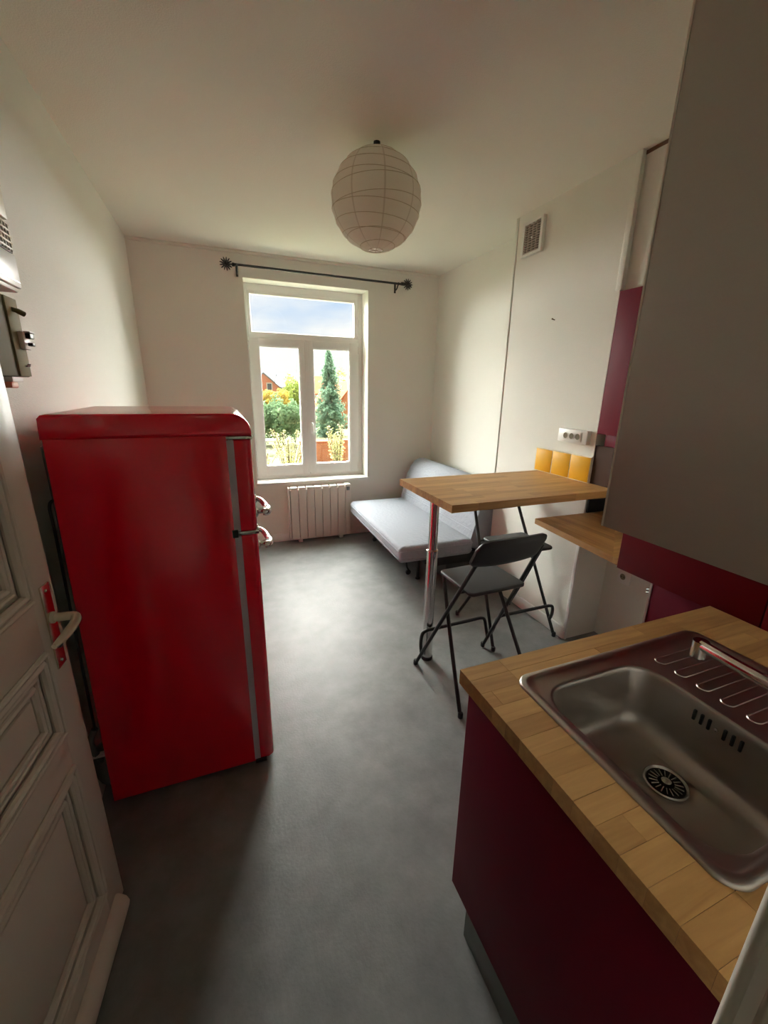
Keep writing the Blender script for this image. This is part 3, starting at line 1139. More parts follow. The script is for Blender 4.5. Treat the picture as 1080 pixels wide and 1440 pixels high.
sk = thing('wall_socket', 'white triple socket outlet above the yellow tiles', 'socket outlet', (BXX, 1.92, 1.265))
obj('plate', bx((BXX-0.030, 1.812, 1.268), (BXX+0.001, 2.035, 1.348), 0.004), M_white, sk)
obj('insert', bx((BXX-0.034, 1.850, 1.281), (BXX-0.026, 1.995, 1.336), 0.003), M_white, sk)
for k in range(3):
    y = 1.875+k*0.047
    b = new_bm()
    lathe(b, [(0.0205, 0.0), (0.0205, -0.003), (0.0175, -0.003), (0.0165, 0.002)], (BXX-0.034, y, 1.309), 24, 'x', cap=False)
    o = obj('outlet', b, M_white, sk)
    b = new_bm()
    lathe(b, [(0.0178, -0.0005), (0.0178, 0.003)], (BXX-0.0352, y, 1.309), 20, 'x')
    obj('recess', b, mat('socket_recess', lin(120, 112, 95), 0.7, spec=0.1) if k == 0 else bpy.data.materials['socket_recess'], o)

s2 = thing('wall_socket', 'white single socket outlet low in the alcove under the side worktop', 'socket outlet', (AX, 1.636, 0.425))
obj('plate', bx((AX-0.010, 1.588, 0.425), (AX+0.001, 1.676, 0.510), 0.003), M_white, s2)
b = new_bm()
lathe(b, [(0.024, 0.0), (0.024, -0.003), (0.020, -0.003), (0.018, 0.002)], (AX-0.010, 1.640, 0.470), 24, 'x', cap=False)
o = obj('outlet', b, M_white, s2)
b = new_bm()
lathe(b, [(0.0205, 0.0), (0.0205, 0.003)], (AX-0.0112, 1.640, 0.470), 20, 'x')
obj('recess', b, bpy.data.materials['socket_recess'], o)
for dy in (-0.009, 0.009):
    b = new_bm()
    lathe(b, [(0.0035, 0.0), (0.0035, -0.003)], (AX-0.010, 1.640+dy, 0.470), 10, 'x')
    obj('contact_hole', b, M_dark, o)

av = thing('air_vent', 'white ventilation grille with dark slots high on the wall', 'air vent', (BXX, 2.49, 2.40))
vy0, vy1, vz0, vz1 = 2.398, 2.590, 2.408, 2.606
b = new_bm()
for lo, hi in (((vy0, vz0), (vy0+0.022, vz1)), ((vy1-0.022, vz0), (vy1, vz1)), ((vy0+0.02, vz0), (vy1-0.02, vz0+0.016)), ((vy0+0.02, vz1-0.016), (vy1-0.02, vz1))):
    box(b, (BXX-0.026, lo[0], lo[1]), (BXX+0.001, hi[0], hi[1]), 0.002)
obj('frame', b, M_white, av)
obj('backing', bx((BXX-0.012, vy0+0.01, vz0+0.008), (BXX+0.001, vy1-0.01, vz1-0.008)), mat('vent_dark', (0.018, 0.012, 0.012, 1), 0.9), av)
for k in range(12):
    z = vz0+0.019+k*(0.166/12)
    obj('slat', bx((BXX-0.022, vy0+0.018, z), (BXX-0.012, vy1-0.018, z+0.0050)), mat('vent_slat', lin(178, 162, 152), 0.5) if k == 0 else bpy.data.materials['vent_slat'], av)
for k in range(3):
    y = vy0+0.022+0.148*(k+1)/4
    obj('mullion', bx((BXX-0.0225, y-0.004, vz0+0.014), (BXX-0.012, y+0.004, vz1-0.014)), bpy.data.materials['vent_slat'], av)
b = new_bm()
lathe(b, [(0.007, 0.0), (0.006, -0.004), (0.002, -0.005)], (BXX-0.0220, (vy0+vy1)/2, (vz0+vz1)/2), 14, 'x')
obj('screw', b, M_white, av)
b = new_bm()
tube(b, [(BXX+0.002, 2.223, 1.987), (BXX-0.020, 2.223, 1.992)], 0.003, 8)
lathe(b, [(0.005, 0.0), (0.005, -0.003)], (BXX-0.018, 2.223, 1.9918), 10, 'x')
tag(obj('wall_screw', b, mat('rust_screw', lin(110, 85, 60), 0.5, metal=0.5)), 'small brown screw standing out of the bare boxed wall', 'screw')

# ------------------------------------------------------------------ kitchen: maroon wall cabinet over the side worktop
mc = thing('wall_cabinet', 'maroon wall cabinet beside the triple socket outlet', 'wall cabinet', (2.1, 1.5, 1.27))
obj('carcass', bx((BXX+0.020, 1.10, 1.335), (AX-0.001, 1.770, 2.062), 0.001), M_maroon, mc)
for a, bq in ((1.437, 1.771), (1.10, 1.434)):
    obj('door', bx((BXX-0.002, a, 1.337), (BXX+0.019, bq, 2.064), 0.0015), M_maroon, mc)
obj('pelmet', bx((BXX+0.010, 1.10, 1.272), (BXX+0.028, 1.722, 1.338), 0.001), M_maroon, mc)

sp = tag(obj('alcove_panel', bx((BXX+0.006, 1.095, TZ-0.001), (BXX+0.030, 1.7745, 1.271), 0.001), M_taupe), 'plain taupe panel between the bar table and the maroon cabinet', 'wall panel')
sl = tag(obj('alcove_panel', bx((BXX+0.012, 1.764, 0.8705), (AX-0.001, 1.776, TZ-0.039), 0.001), M_shade), 'dark board standing in for the alcove shade above the side worktop', 'wall panel')  # dark board: the alcove's shade put into its colour

# side worktop, mitred near its joint
WZ = 0.870
w2 = thing('side_worktop', 'beech side worktop hanging below the bar table', 'worktop', (1.9, 1.45, WZ-0.04))


def poly_block(parent, poly, z0, z1, m, name='block'):
    b = new_bm()
    prism(b, poly, 'z', z0, z1)
    return obj(name, b, m, parent, smooth=False)


def clip_poly(poly, n, d):
    """keep the side where n.p <= d"""
    out = []
    for i in range(len(poly)):
        p, q = poly[i], poly[(i+1) % len(poly)]
        fp, fq = n[0]*p[0]+n[1]*p[1]-d, n[0]*q[0]+n[1]*q[1]-d
        if fp <= 0:
            out.append(p)
        if fp*fq < 0:
            t = fp/(fp-fq)
            out.append((p[0]+(q[0]-p[0])*t, p[1]+(q[1]-p[1])*t))
    return out


front_far, front_near = (1.618, 1.772), (1.560, 1.205)
back_far = (AX-0.002, 1.762)
mit = (1.872, 1.464)
# piece with the grain running across the room, then the piece past the mitre
A = [front_far, front_near, mit, (AX-0.002, 1.762)]
Bp = [front_near, (1.548, 1.096), (AX-0.002, 1.096), (AX-0.002, 1.762), mit]
rr = random.Random(11)
g = 0.0003
for poly, axis, m in ((A, 1, M_woody), (Bp, 0, M_woodx)):
    xs = [p[0] for p in poly]
    ys = [p[1] for p in poly]
    lo, hi = (min(xs), max(xs)) if axis == 1 else (min(ys), max(ys))
    k = lo
    while k < hi:
        n_ = (1, 0) if axis == 1 else (0, 1)
        q = clip_poly(poly, (-n_[0], -n_[1]), -(k+g))
        q = clip_poly(q, n_, k+0.044-g) if len(q) > 2 else q
        if len(q) > 2:
            area = abs(sum(q[i][0]*q[(i+1) % len(q)][1]-q[(i+1) % len(q)][0]*q[i][1] for i in range(len(q))))/2
            if area > 2e-5:
                poly_block(w2, q, WZ-0.030, WZ+rr.uniform(-0.0003, 0.0003), m)
        k += 0.044

# tall red cupboard unit in the corner, on a set-back base
tc = thing('tall_cupboard', 'dark red cupboard behind the sink, reaching down to worktop level', 'cupboard', (1.85, 0.6, 0.86))
obj('carcass', bx((1.462, FY, 0.884), (AX-0.001, 1.088, 2.066), 0.001), M_white, tc)
for a, bq in ((0.602, 1.090), (0.112, 0.598)):
    obj('door', bx((1.442, a, 0.884), (1.461, bq, 2.064), 0.0012), M_dred, tc)
bc = thing('base_cabinet', 'dark maroon base cabinet below the red cupboard', 'base cabinet', (1.85, 0.9, 0))
obj('carcass', bx((1.575, FY, 0.0), (AX-0.001, 1.012, 0.8835), 0.001), M_white, bc)
obj('door', bx((1.552, 0.112, 0.10), (1.574, 1.004, 0.868), 0.0012), M_maroon, bc)
obj('edge_strip', bx((1.550, 1.004, 0.10), (1.576, 1.014, 0.840), 0.001), mat('grey_edge_strip', lin(165, 150, 145), 0.4), bc)
for dz in (0.0, 0.014):
    b = new_bm()
    tube(b, smooth_path([(1.585, 1.010, 0.770+dz), (1.585, 1.030, 0.774+dz), (1.590, 1.048, 0.768+dz)], 4), 0.004, 6)
    obj('clip', b, M_black, bc)

# sink run: base cabinet with an end panel, worktop, sink, tap
KX0, KX1, KY0, KY1, KZ = 0.497, 1.436, FY+0.002, 0.735, 0.900
sc_ = thing('sink_cabinet', 'dark maroon sink cabinet with grey plinth under the worktop', 'base cabinet', (0.97, 0.42, 0))
b = new_bm()
box(b, (0.526, KY0, 0.150), (0.544, 0.735-0.004, KZ-0.040), 0.001)
obj('end_panel', b, M_maroon, sc_)
b = new_bm()
box(b, (0.545, KY0, 0.150), (1.434, KY0+0.016, KZ-0.040))
box(b, (0.545, KY0, 0.150), (1.434, 0.708, 0.168))
box(b, (1.418, KY0, 0.150), (1.434, 0.708, KZ-0.040))
obj('carcass', b, M_white, sc_)
for a, bq in ((0.547, 0.987), (0.990, 1.432)):
    d_ = obj('door', bx((a, 0.710, 0.152), (bq, 0.729, KZ-0.044), 0.0012), M_maroon, sc_)
    b = new_bm()
    hx = bq-0.05 if a < 0.8 else a+0.05
    tube(b, smooth_path([(hx, 0.728, 0.70), (hx, 0.752, 0.705), (hx, 0.756, 0.76), (hx, 0.752, 0.815), (hx, 0.728, 0.82)], 4), 0.005, 8)
    obj('handle', b, M_chrome, d_)
b = new_bm()
box(b, (0.542, KY0, 0.0), (0.556, 0.672, 0.150), 0.001)
box(b, (0.556, 0.660, 0.0), (1.434, 0.672, 0.150), 0.001)
obj('plinth', b, M_plinth, sc_)

SX0, SX1, SY0_, SY1_ = 0.597, 1.228, 0.183, 0.663    # sink rim
CX0, CX1, CY0, CY1 = SX0+0.012, SX1-0.012, SY0_+0.012, SY1_-0.012
wt = thing('sink_worktop', 'beech block worktop around the steel sink', 'worktop', (0.97, 0.42, KZ-0.04))
rects = [(KX0, KY0, CX0, KY1), (CX1, KY0, KX1, KY1), (CX0, KY0, CX1, CY0), (CX0, CY1, CX1, KY1)]
b = new_bm()
for (a0, b0, a1, b1) in rects:
    box(b, (a0+0.001, b0+0.001, KZ-0.0375), (a1-0.001, b1-0.001, KZ-0.0015))
obj('core', b, M_core, wt)
staves(wt, rects, KZ-0.039, KZ, 0.0455, 0, M_woodx, 23, 0.30, 0.75)

sk = thing('kitchen_sink', 'stainless steel inset sink with ribbed drainer', 'sink', ((SX0+SX1)/2, (SY0_+SY1_)/2, 0.735))
cx, cy, hx, hy = (SX0+SX1)/2, (SY0_+SY1_)/2, (SX1-SX0)/2, (SY1_-SY0_)/2
bcx, bcy, bhx, bhy = 0.788, 0.410, 0.158, 0.194
dr = (0.842, 0.424)
K = 10
L3 = lambda pts, z: [(p[0], p[1], z) for p in pts]
circ = lambda r: [(dr[0]+r*math.cos(math.pi/2*(q+(i+0.5)/K)), dr[1]+r*math.sin(math.pi/2*(q+(i+0.5)/K))) for q in range(4) for i in range(K)]
loops = [
    L3(rrect(cx, cy, hx, hy, 0.040, K), KZ+0.0002),
    L3(rrect(cx, cy, hx-0.001, hy-0.001, 0.039, K), KZ+0.0040),
    L3(rrect(cx, cy, hx-0.004, hy-0.004, 0.037, K), KZ+0.0062),
    L3(rrect(cx, cy, hx-0.014, hy-0.014, 0.032, K), KZ+0.0062),
    L3(rrect(cx, cy, hx-0.020, hy-0.020, 0.028, K), KZ+0.0035),
    L3(rrect(cx, cy, hx-0.024, hy-0.024, 0.026, K), KZ+0.0015),
    L3(rrect(bcx, bcy, bhx+0.008, bhy+0.008, 0.075, K), KZ+0.0015),
    L3(rrect(bcx, bcy, bhx+0.003, bhy+0.003, 0.071, K), KZ+0.0008),
    L3(rrect(bcx, bcy, bhx, bhy, 0.068, K), KZ-0.003),
    L3(rrect(bcx, bcy, bhx-0.003, bhy-0.003, 0.066, K), KZ-0.012),
    L3(rrect(bcx, bcy, bhx-0.010, bhy-0.010, 0.064, K), KZ-0.110),
    L3(rrect(bcx, bcy, bhx-0.014, bhy-0.014, 0.062, K), KZ-0.128),
    L3(rrect(bcx, bcy, bhx-0.024, bhy-0.024, 0.056, K), KZ-0.143),
    L3(rrect(bcx, bcy, bhx-0.040, bhy-0.040, 0.048, K), KZ-0.151),
    L3(rrect(bcx, bcy, bhx-0.060, bhy-0.060, 0.040, K), KZ-0.1535),
    L3(circ(0.062), KZ-0.1555),
    L3(circ(0.057), KZ-0.1575),
    L3(circ(0.044), KZ-0.1600),
]
b = new_bm()
loft(b, loops, False, True)
obj('basin', b, M_steel, sk, angle=55)
st_ = new_bm()
lathe(st_, [(0.0425, -0.004), (0.0440, 0.001), (0.0415, 0.0035), (0.0385, 0.001), (0.036, -0.002)], (dr[0], dr[1], KZ-0.1575), 32, cap=False)
dn = obj('drain_ring', st_, mat('drain_steel', (0.42, 0.40, 0.37, 1), 0.25, metal=1), sk)
b = new_bm()
lathe(b, [(0.0385, 0.0), (0.0385, 0.002)], (dr[0], dr[1], KZ-0.1600), 28)
obj('strainer_plate', b, mat('strainer_dark', (0.03, 0.028, 0.026, 1), 0.4, metal=0.6), dn)
b = new_bm()
lathe(b, [(0.011, 0.0), (0.010, 0.006), (0.006, 0.009), (0.002, 0.0095)], (dr[0], dr[1], KZ-0.158), 18)
obj('strainer_knob', b, bpy.data.materials['drain_steel'], dn)
for k in range(18):
    a = 2*math.pi*k/18
    d = Vector((math.cos(a), math.sin(a), 0))
    c = Vector((dr[0], dr[1], KZ-0.1575))
    b = new_bm()
    tube(b, [c+d*0.016, c+d*0.033], 0.0016, 6)
    obj('strainer_spoke', b, bpy.data.materials['drain_steel'], dn)
for k in range(7):
    if k == 3:
        continue
    y = 0.362+k*0.0155
    x = bcx+bhx-0.006
    obj('overflow_slot', bx((x-0.0030, y-0.0033, KZ-0.046), (x+0.004, y+0.0033, KZ-0.020), 0.002), M_dark, sk)
b = new_bm()
lathe(b, [(0.0045, 0.0), (0.004, -0.004), (0.002, -0.005)], (bcx+bhx-0.0062, 0.362+3*0.0155, KZ-0.033), 12, 'x')
obj('overflow_screw', b, M_chrome, sk)
for k in range(8):
    y = 0.586-k*0.0520
    if y < 0.22:
        break
    b = new_bm()
    xa, xb, hw = 0.990, 1.185, 0.0125
    lp = []
    for i in range(9):
        a = math.pi/2+math.pi*i/8
        lp.append((xa+hw+hw*math.cos(a), y+hw*math.sin(a), KZ+0.0018))
    for i in range(9):
        a = -math.pi/2+math.pi*i/8
        lp.append((xb-hw+hw*math.cos(a), y+hw*math.sin(a), KZ+0.0018))
    tube(b, lp, 0.0024, 6, closed=True)
    obj('drainer_rib', b, M_steel, sk)

fa = thing('faucet', 'chrome kitchen tap with a long flat spout over the sink', 'faucet', (0.845, 0.150, KZ))
b = new_bm()
lathe(b, [(0.027, 0.0), (0.027, 0.006), (0.022, 0.010), (0.021, 0.085), (0.018, 0.095)], (0.845, 0.150, KZ), 24)
obj('body', b, M_chrome, fa)
b = new_bm()
path = smooth_path([(0.845, 0.150, 0.985), (0.845, 0.155, 1.020), (0.847, 0.200, 1.055), (0.852, 0.300, 1.076), (0.866, 0.380, 1.072), (0.886, 0.448, 1.064)], 5)
tube(b, path, [0.012]*10+[0.0115]*16, 14)
s_ = obj('spout', b, M_chrome, fa)
b = new_bm()
tube(b, [(0.887, 0.452, 1.072), (0.887, 0.452, 1.036)], [0.0150, 0.0140], 16)
obj('aerator', b, M_chrome, s_)
b = new_bm()
tube(b, smooth_path([(0.845, 0.150, 0.995), (0.870, 0.150, 1.010), (0.925, 0.155, 1.030)], 4), 0.007, 10)
obj('lever', b, M_chrome, fa)

# wall cabinet over the sink: brushed steel side
wc = thing('wall_cabinet', 'tall wall cabinet with a brushed steel side above the sink', 'wall cabinet', (1.0, 0.28, 1.35))
obj('side_panel', bx((0.567, FY+0.001, 1.352), (0.585, 0.4665, 2.36)), M_brushed, wc)
obj('carcass', bx((0.585, FY+0.001, 1.354), (1.43, 0.4525, 2.36)), M_brushed, wc)
for a, bq in ((0.5855, 0.998), (1.001, 1.430)):
    obj('door', bx((a, 0.4528, 1.352), (bq, 0.4690, 2.36)), M_brushed, wc)
obj('edge_strip', bx((0.5662, 0.4662, 1.352), (0.5855, 0.4694, 2.36)), mat('bright_edge', lin(232, 224, 212), 0.4), wc)

# ------------------------------------------------------------------ the gardens and houses beyond the window
GZ = -1.6
M_grass = mat('lawn', (0.150, 0.155, 0.095, 1), 1.0, spec=0.0, noise=(0.6, 0.3))
gd = obj('garden_ground', bx((-70, BY+T+0.05, GZ-0.3), (90, 140, GZ)), M_grass)
gd['kind'] = 'structure'
gd['label'] = 'green garden ground below the window'
M_facade = mat('house_facade', (0.45, 0.25, 0.17, 1), 0.9, noise=(3, 0.15))
struct('wall_outside', bx((-0.9, BY+T-0.01, GZ), (2.6, BY+T+0.02, -0.10)), M_facade, 'outer wall below the window')


def leaf_mat(name, c, tr=0.35):
    return mat(name, c, 0.9, spec=0.0, trans=tr, noise=(2.2, 0.35))


def leaves(name, blobs, n, size, m, parent, seed, droop=0.0):
    """thousands of small leaf cards near the surface of a few ellipsoids, one crown"""
    r = np.random.default_rng(seed)
    w = np.array([b[1][0]*b[1][2] for b in blobs])
    cnt = (n*w/w.sum()).astype(int)
    V, Fc = [], []
    for (c, rad), k in zip(blobs, cnt):
        d = r.normal(size=(k, 3))
        d /= np.linalg.norm(d, axis=1)[:, None]
        rr_ = (0.55+0.47*r.random(k)**0.6)[:, None]
        bump = (1+0.16*np.sin(d[:, :1]*7+seed)+0.13*np.sin(d[:, 2:]*9+2*seed)+0.1*np.sin(d[:, 1:2]*11))
        p = np.array(c)+d*rr_*bump*np.array(rad)
        V.append(leaf_quads(p, d, size, r, droop))
    V = np.concatenate(V)
    q = len(V)//4
    me = bpy.data.meshes.new(name)
    me.from_pydata((V-np.array(W[parent.name])).tolist(), [], np.arange(q*4).reshape(q, 4).tolist())
    me.materials.append(m)
    o = bpy.data.objects.new(name, me)
    C.objects.link(o)
    o.parent = parent
    o['kind'] = 'stuff'
    return o


def leaf_quads(p, d, size, r, droop):
    k = len(p)
    nrm = d+r.normal(size=(k, 3))*0.7
    nrm /= np.linalg.norm(nrm, axis=1)[:, None]
    a = np.cross(nrm, r.normal(size=(k, 3)))
    a /= np.linalg.norm(a, axis=1)[:, None]
    a[:, 2] -= droop
    b = np.cross(nrm, a)
    s = size*(0.6+0.8*r.random(k))[:, None]
    q = np.stack([p-a*s, p+b*s*0.55, p+a*s, p-b*s*0.55], axis=1)
    return q.reshape(-1, 3)


def trunk(parent, x, y, z1, r, m):
    b = new_bm()
    tube(b, smooth_path([(x, y, GZ-0.05), (x+0.05, y, GZ+(z1-GZ)*0.4), (x-0.04, y, z1)], 5), [r*1.3]+[r]*5+[r*0.7]*5, 8)
    return obj('trunk', b, m, parent)


M_bark = mat('bark', (0.09, 0.065, 0.045, 1), 0.9)
M_spruce = leaf_mat('spruce_needles', (0.20, 0.31, 0.215, 1), 0.35)
M_holly = leaf_mat('dark_leaves', (0.165, 0.255, 0.135, 1), 0.3)
M_lime = leaf_mat('lime_leaves', (0.24, 0.29, 0.07, 1), 0.4)
M_amber = leaf_mat('amber_leaves', (0.42, 0.31, 0.07, 1), 0.4)
M_yel = leaf_mat('yellow_green_leaves', (0.42, 0.41, 0.19, 1), 0.4)

# spruce
sp_ = thing('spruce_tree', 'tall narrow blue-green spruce beyond the garden wall', 'tree', (6.95, 28, GZ))
trunk(sp_, 6.95, 28, 3.2, 0.10, M_bark)
r = np.random.default_rng(4)
prof = [(-1.62, 0.85), (-0.6, 0.98), (-0.2, 0.98), (0.4, 0.86), (1.0, 0.74), (1.8, 0.56), (2.6, 0.42), (3.3, 0.25), (3.98, 0.03)]
pz = np.array([q[0] for q in prof])
pr = np.array([q[1] for q in prof])
pp, dd_ = [], []
for k in range(330):
    zb = pz[0]+(pz[-1]-pz[0])*((k+0.5)/330)**1.15
    a = k*2.39996+r.normal()*0.25
    ln = float(np.interp(zb, pz, pr))*(0.72+0.58*r.random())
    m_ = int(12+60*ln)
    t = r.random(m_)**0.6
    out = np.stack([np.cos(a)+0*t, np.sin(a)+0*t, -0.30+0.55*t*t*0.6], axis=1)
    side = r.normal(size=(m_, 3))*(0.05+0.10*ln*(1.1-t))[:, None]
    pp.append(np.array([6.95-0.05*zb/3.9, 28, zb])+out*(t*ln)[:, None]*np.array([1, 1, 0.8])+side)
    dd_.append(out+np.array([0, 0, 0.8]))
p = np.concatenate(pp)
d = np.concatenate(dd_)
V = leaf_quads(p, d, 0.070, r, 0.15)
me = bpy.data.meshes.new('needles')
me.from_pydata((V-np.array(W[sp_.name])).tolist(), [], np.arange(len(V)).reshape(-1, 4).tolist())
me.materials.append(M_spruce)
o = bpy.data.objects.new('needles', me)
C.objects.link(o)
o.parent = sp_
o['kind'] = 'stuff'

TR = [
    ('holly_tree', 'dense dark green tree at the edge of the lawn', (3.15, 24.0), 0.4, [((3.0, 24, -0.15), (1.05, 0.9, 1.10)), ((3.9, 24.2, -0.2), (0.75, 0.7, 0.95)), ((2.3, 24.1, -0.3), (0.8, 0.7, 0.95))], 9000, 0.075, M_holly, 21),
    ('lime_tree', 'pale yellow-green tree rising behind the dark green tree', (5.05, 30.8), 1.6, [((5.05, 30.8, 0.98), (1.05, 0.9, 1.20)), ((4.7, 30.8, -0.1), (1.1, 0.8, 0.9)), ((5.6, 30.8, 0.3), (0.7, 0.8, 1.0))], 8000, 0.075, M_lime, 22),
    ('amber_tree', 'small golden-leaved tree beside the brick gable house', (3.35, 27.0), 0.9, [((3.25, 27, 0.75), (0.95, 0.8, 0.62)), ((2.6, 27, 0.5), (0.6, 0.6, 0.55))], 5000, 0.075, M_amber, 23),
    ('birch_tree', 'thin-crowned bare tree behind the orange house', (12.4, 46.0), 3.2, [((12.4, 46, 2.4), (1.1, 0.9, 1.3))], 500, 0.09, M_lime, 24),
    ('hedge_tree', 'low dark hedge tree left of the lawn', (0.2, 23.0), 0.3, [((0.0, 23, -0.3), (1.4, 0.8, 1.2))], 4000, 0.09, M_holly, 25),
    ('garden_tree', 'broad green tree behind the orange house', (15.9, 44.0), 1.5, [((15.9, 44, 0.9), (2.0, 1.5, 1.9))], 5000, 0.11, M_holly, 26),
]
for name, lab, (x, y), tz, blobs, n, size, m, seed in TR:
    t_ = thing(name, lab, 'tree', (x, y, GZ))
    trunk(t_, x, y, tz, 0.07, M_bark)
    leaves('foliage', blobs, n, size, m, t_, seed)


def stem_shrub(label, x, y, h, n, spread, seed):
    sh = thing('garden_shrub', label, 'shrub', (x, y, GZ), 'yellow-green shrubs below the window')
    rr2 = random.Random(seed)
    r3 = np.random.default_rng(seed)
    P_, D_ = [], []
    for k in range(n):
        a = rr2.uniform(0, 2*math.pi)
        ln = h*rr2.uniform(0.72, 1.0)
        sp2 = spread*rr2.uniform(0.3, 1.0)
        end = (x+math.cos(a)*sp2, y+math.sin(a)*sp2, GZ+ln)
        mid = (x+math.cos(a)*sp2*0.45, y+math.sin(a)*sp2*0.45, GZ+ln*0.6)
        path = smooth_path([(x+math.cos(a)*0.05, y+math.sin(a)*0.05, GZ-0.02), mid, end], 5)
        b = new_bm()
        tube(b, path, 0.010, 5)
        obj('stem', b, M_bark, sh)
        for q in range(85):
            t = rr2.uniform(0.25, 1.0)
            i = min(int(t*(len(path)-1)), len(path)-2)
            c = path[i].lerp(path[i+1], t*(len(path)-1)-i)
            w = 0.10*(1.15-t)+0.015
            P_.append((c.x+rr2.gauss(0, w), c.y+rr2.gauss(0, w), c.z+rr2.gauss(0, w*0.8)))
            D_.append((rr2.gauss(0, 1), rr2.gauss(0, 1), rr2.gauss(0, 1)))
    V = leaf_quads(np.array(P_), np.array(D_), 0.030, r3, 0.0)
    me = bpy.data.meshes.new('foliage')
    me.from_pydata((V-np.array(W[sh.name])).tolist(), [], np.arange(len(V)).reshape(-1, 4).tolist())
    me.materials.append(M_yel)
    o = bpy.data.objects.new('foliage', me)
    C.objects.link(o)
    o.parent = sh
    o['kind'] = 'stuff'


stem_shrub('yellow-green shrub with upright shoots in front of the lawn', 1.75, 12.0, 2.05, 22, 0.62, 31)
stem_shrub('yellow-green shrub in front of the orange garden wall', 3.45, 13.0, 2.1, 16, 0.42, 32)
stem_shrub('low yellow-green shrub beside the white garden table', 1.15, 13.5, 1.35, 12, 0.5, 33)

# brick garden wall with coping
def brick_mat(name, c1, c2, scale):
    m = mat(name, c1, 0.9)
    n, l = m.node_tree.nodes, m.node_tree.links
    g_ = n.new('ShaderNodeTexCoord')
    mp = n.new('ShaderNodeMapping')
    mp.inputs['Rotation'].default_value = (math.pi/2, 0, 0)
    bt_ = n.new('ShaderNodeTexBrick')
    bt_.inputs['Color1'].default_value = c1
    bt_.inputs['Color2'].default_value = c2
    bt_.inputs['Mortar'].default_value = (0.42, 0.36, 0.30, 1)
    bt_.inputs['Scale'].default_value = scale
    bt_.inputs['Mortar Size'].default_value = 0.012
    l.new(g_.outputs['Object'], mp.inputs['Vector'])
    l.new(mp.outputs['Vector'], bt_.inputs['Vector'])
    l.new(bt_.outputs['Color'], n['Principled BSDF'].inputs['Base Color'])
    return m


M_brick = brick_mat('orange_brick', (0.58, 0.19, 0.075, 1), (0.50, 0.15, 0.065, 1), 4.5)
M_brick2 = brick_mat('red_brick', (0.52, 0.16, 0.085, 1), (0.45, 0.13, 0.075, 1), 3.0)
M_slateroof = mat('slate_roof', (0.125, 0.135, 0.15, 1), 0.9, spec=0.0, noise=(2, 0.15))
M_tileroof = mat('red_tile_roof', (0.40, 0.125, 0.065, 1), 0.9, spec=0.0, noise=(4, 0.2))
M_rend = mat('white_render', (0.48, 0.45, 0.42, 1), 0.9)
gw = thing('garden_wall', 'orange brick garden wall below the spruce', 'wall', (4.6, 17, GZ))
obj('wall', bx((3.0, 17.0, GZ-0.05), (6.6, 17.22, -0.64)), M_brick, gw)
obj('coping', bx((2.95, 16.95, -0.642), (6.65, 17.27, -0.56), 0.02), M_tileroof, gw)
for x in (3.05, 4.8, 6.45):
    obj('pier', bx((x-0.15, 16.93, GZ-0.05), (x+0.15, 17.28, -0.52), 0.01), M_brick, gw)
gt = thing('garden_table', 'small white garden table on the lawn', 'table', (2.0, 20.5, GZ))
obj('table_top', bx((1.5, 20.1, GZ+0.70), (2.5, 20.9, GZ+0.75), 0.01), M_rend, gt)
for dx in (-0.42, 0.42):
    for dy in (-0.32, 0.32):
        obj('leg', bx((2.0+dx-0.03, 20.5+dy-0.03, GZ-0.005), (2.0+dx+0.03, 20.5+dy+0.03, GZ+0.702)), M_rend, gt)


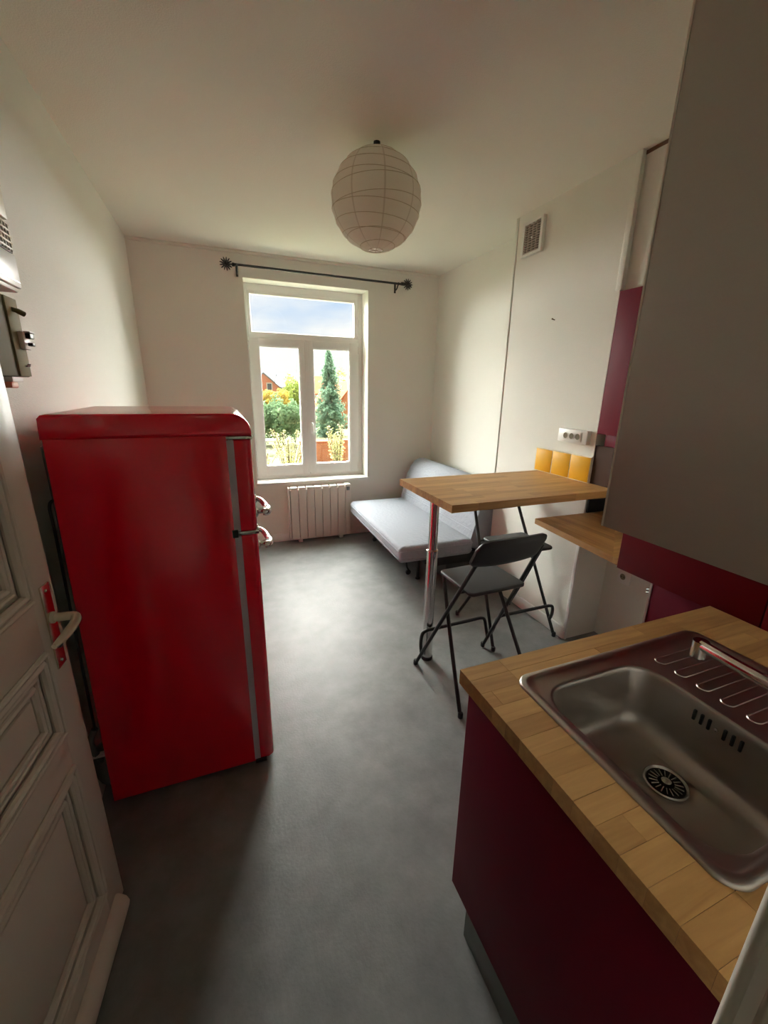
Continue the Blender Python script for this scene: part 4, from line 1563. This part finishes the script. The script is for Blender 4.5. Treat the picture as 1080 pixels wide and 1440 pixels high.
def house(label, x0, x1, y0, y1, eave, ridge, mw, mr, gable, wins, cat='house'):
    h = thing('house', label, cat, ((x0+x1)/2, (y0+y1)/2, GZ))
    xm, ym = (x0+x1)/2, (y0+y1)/2
    b = new_bm()
    if gable:      # gable end faces the window
        prism(b, [(x0, GZ-0.05), (x1, GZ-0.05), (x1, eave), (xm, ridge), (x0, eave)], 'y', y0, y1)
    else:
        prism(b, [(y0, GZ-0.05), (y1, GZ-0.05), (y1, eave), (ym, ridge), (y0, eave)], 'x', x0, x1)
    obj('wall', b, mw, h, smooth=False)
    for s in (0, 1):
        b = new_bm()
        if gable:
            xe = (x0-0.25) if s == 0 else (x1+0.25)
            sl = (ridge-eave)/(xm-x0)
            ze = eave-0.25*sl
            prism(b, [(xe, ze), (xm, ridge), (xm, ridge+0.16), (xe, ze+0.16)], 'y', y0-0.2, y1+0.2)
        else:
            ye = (y0-0.3) if s == 0 else (y1+0.3)
            sl = (ridge-eave)/(ym-y0)
            ze = eave-0.3*sl
            prism(b, [(ye, ze), (ym, ridge), (ym, ridge+0.16), (ye, ze+0.16)], 'x', x0-0.05, x1+0.05)
        obj('roof', b, mr, h, smooth=False)
    for (wx, wz, ww, wh) in wins:
        f = obj('window', bx((wx-ww/2, y0-0.05, wz), (wx+ww/2, y0+0.02, wz+wh)), M_rend, h, smooth=False)
        obj('pane', bx((wx-ww/2+0.12, y0-0.06, wz+0.12), (wx+ww/2-0.12, y0-0.04, wz+wh-0.12)), mat('far_pane', (0.05, 0.06, 0.07, 1), 0.1) if 'far_pane' not in bpy.data.materials else bpy.data.materials['far_pane'], f, smooth=False)
    return h


house('red brick gable house with a small white window far behind the trees', 3.3, 8.0, 58, 66, 1.2, 3.2, M_brick2, M_slateroof, True, [(6.35, 0.95, 0.75, 1.15), (4.6, 0.95, 0.75, 1.15)])
house('long house with a grey slate roof beyond the golden tree', 8.4, 12.2, 62, 70, 1.5, 3.35, M_rend, M_slateroof, False, [(9.0, 0.2, 0.8, 1.0), (10.8, 0.2, 0.8, 1.0)])
house('house with a steep red tile roof behind the spruce', 12.3, 15.2, 58, 66, 0.8, 3.0, M_rend, M_tileroof, False, [(13.0, -0.6, 0.8, 1.0), (14.4, -0.6, 0.8, 1.0)])
house('distant grey-roofed house to the side of the orange house', 15.4, 24.0, 62, 70, 1.6, 3.2, M_rend, M_slateroof, False, [(17.0, 0.1, 0.8, 1.1), (19.0, 0.1, 0.8, 1.1)])
house('orange brick house close beside the spruce', 8.95, 11.6, 33.5, 42, 0.30, 1.95, M_brick, M_tileroof, True, [(10.9, -0.8, 0.7, 0.9)])
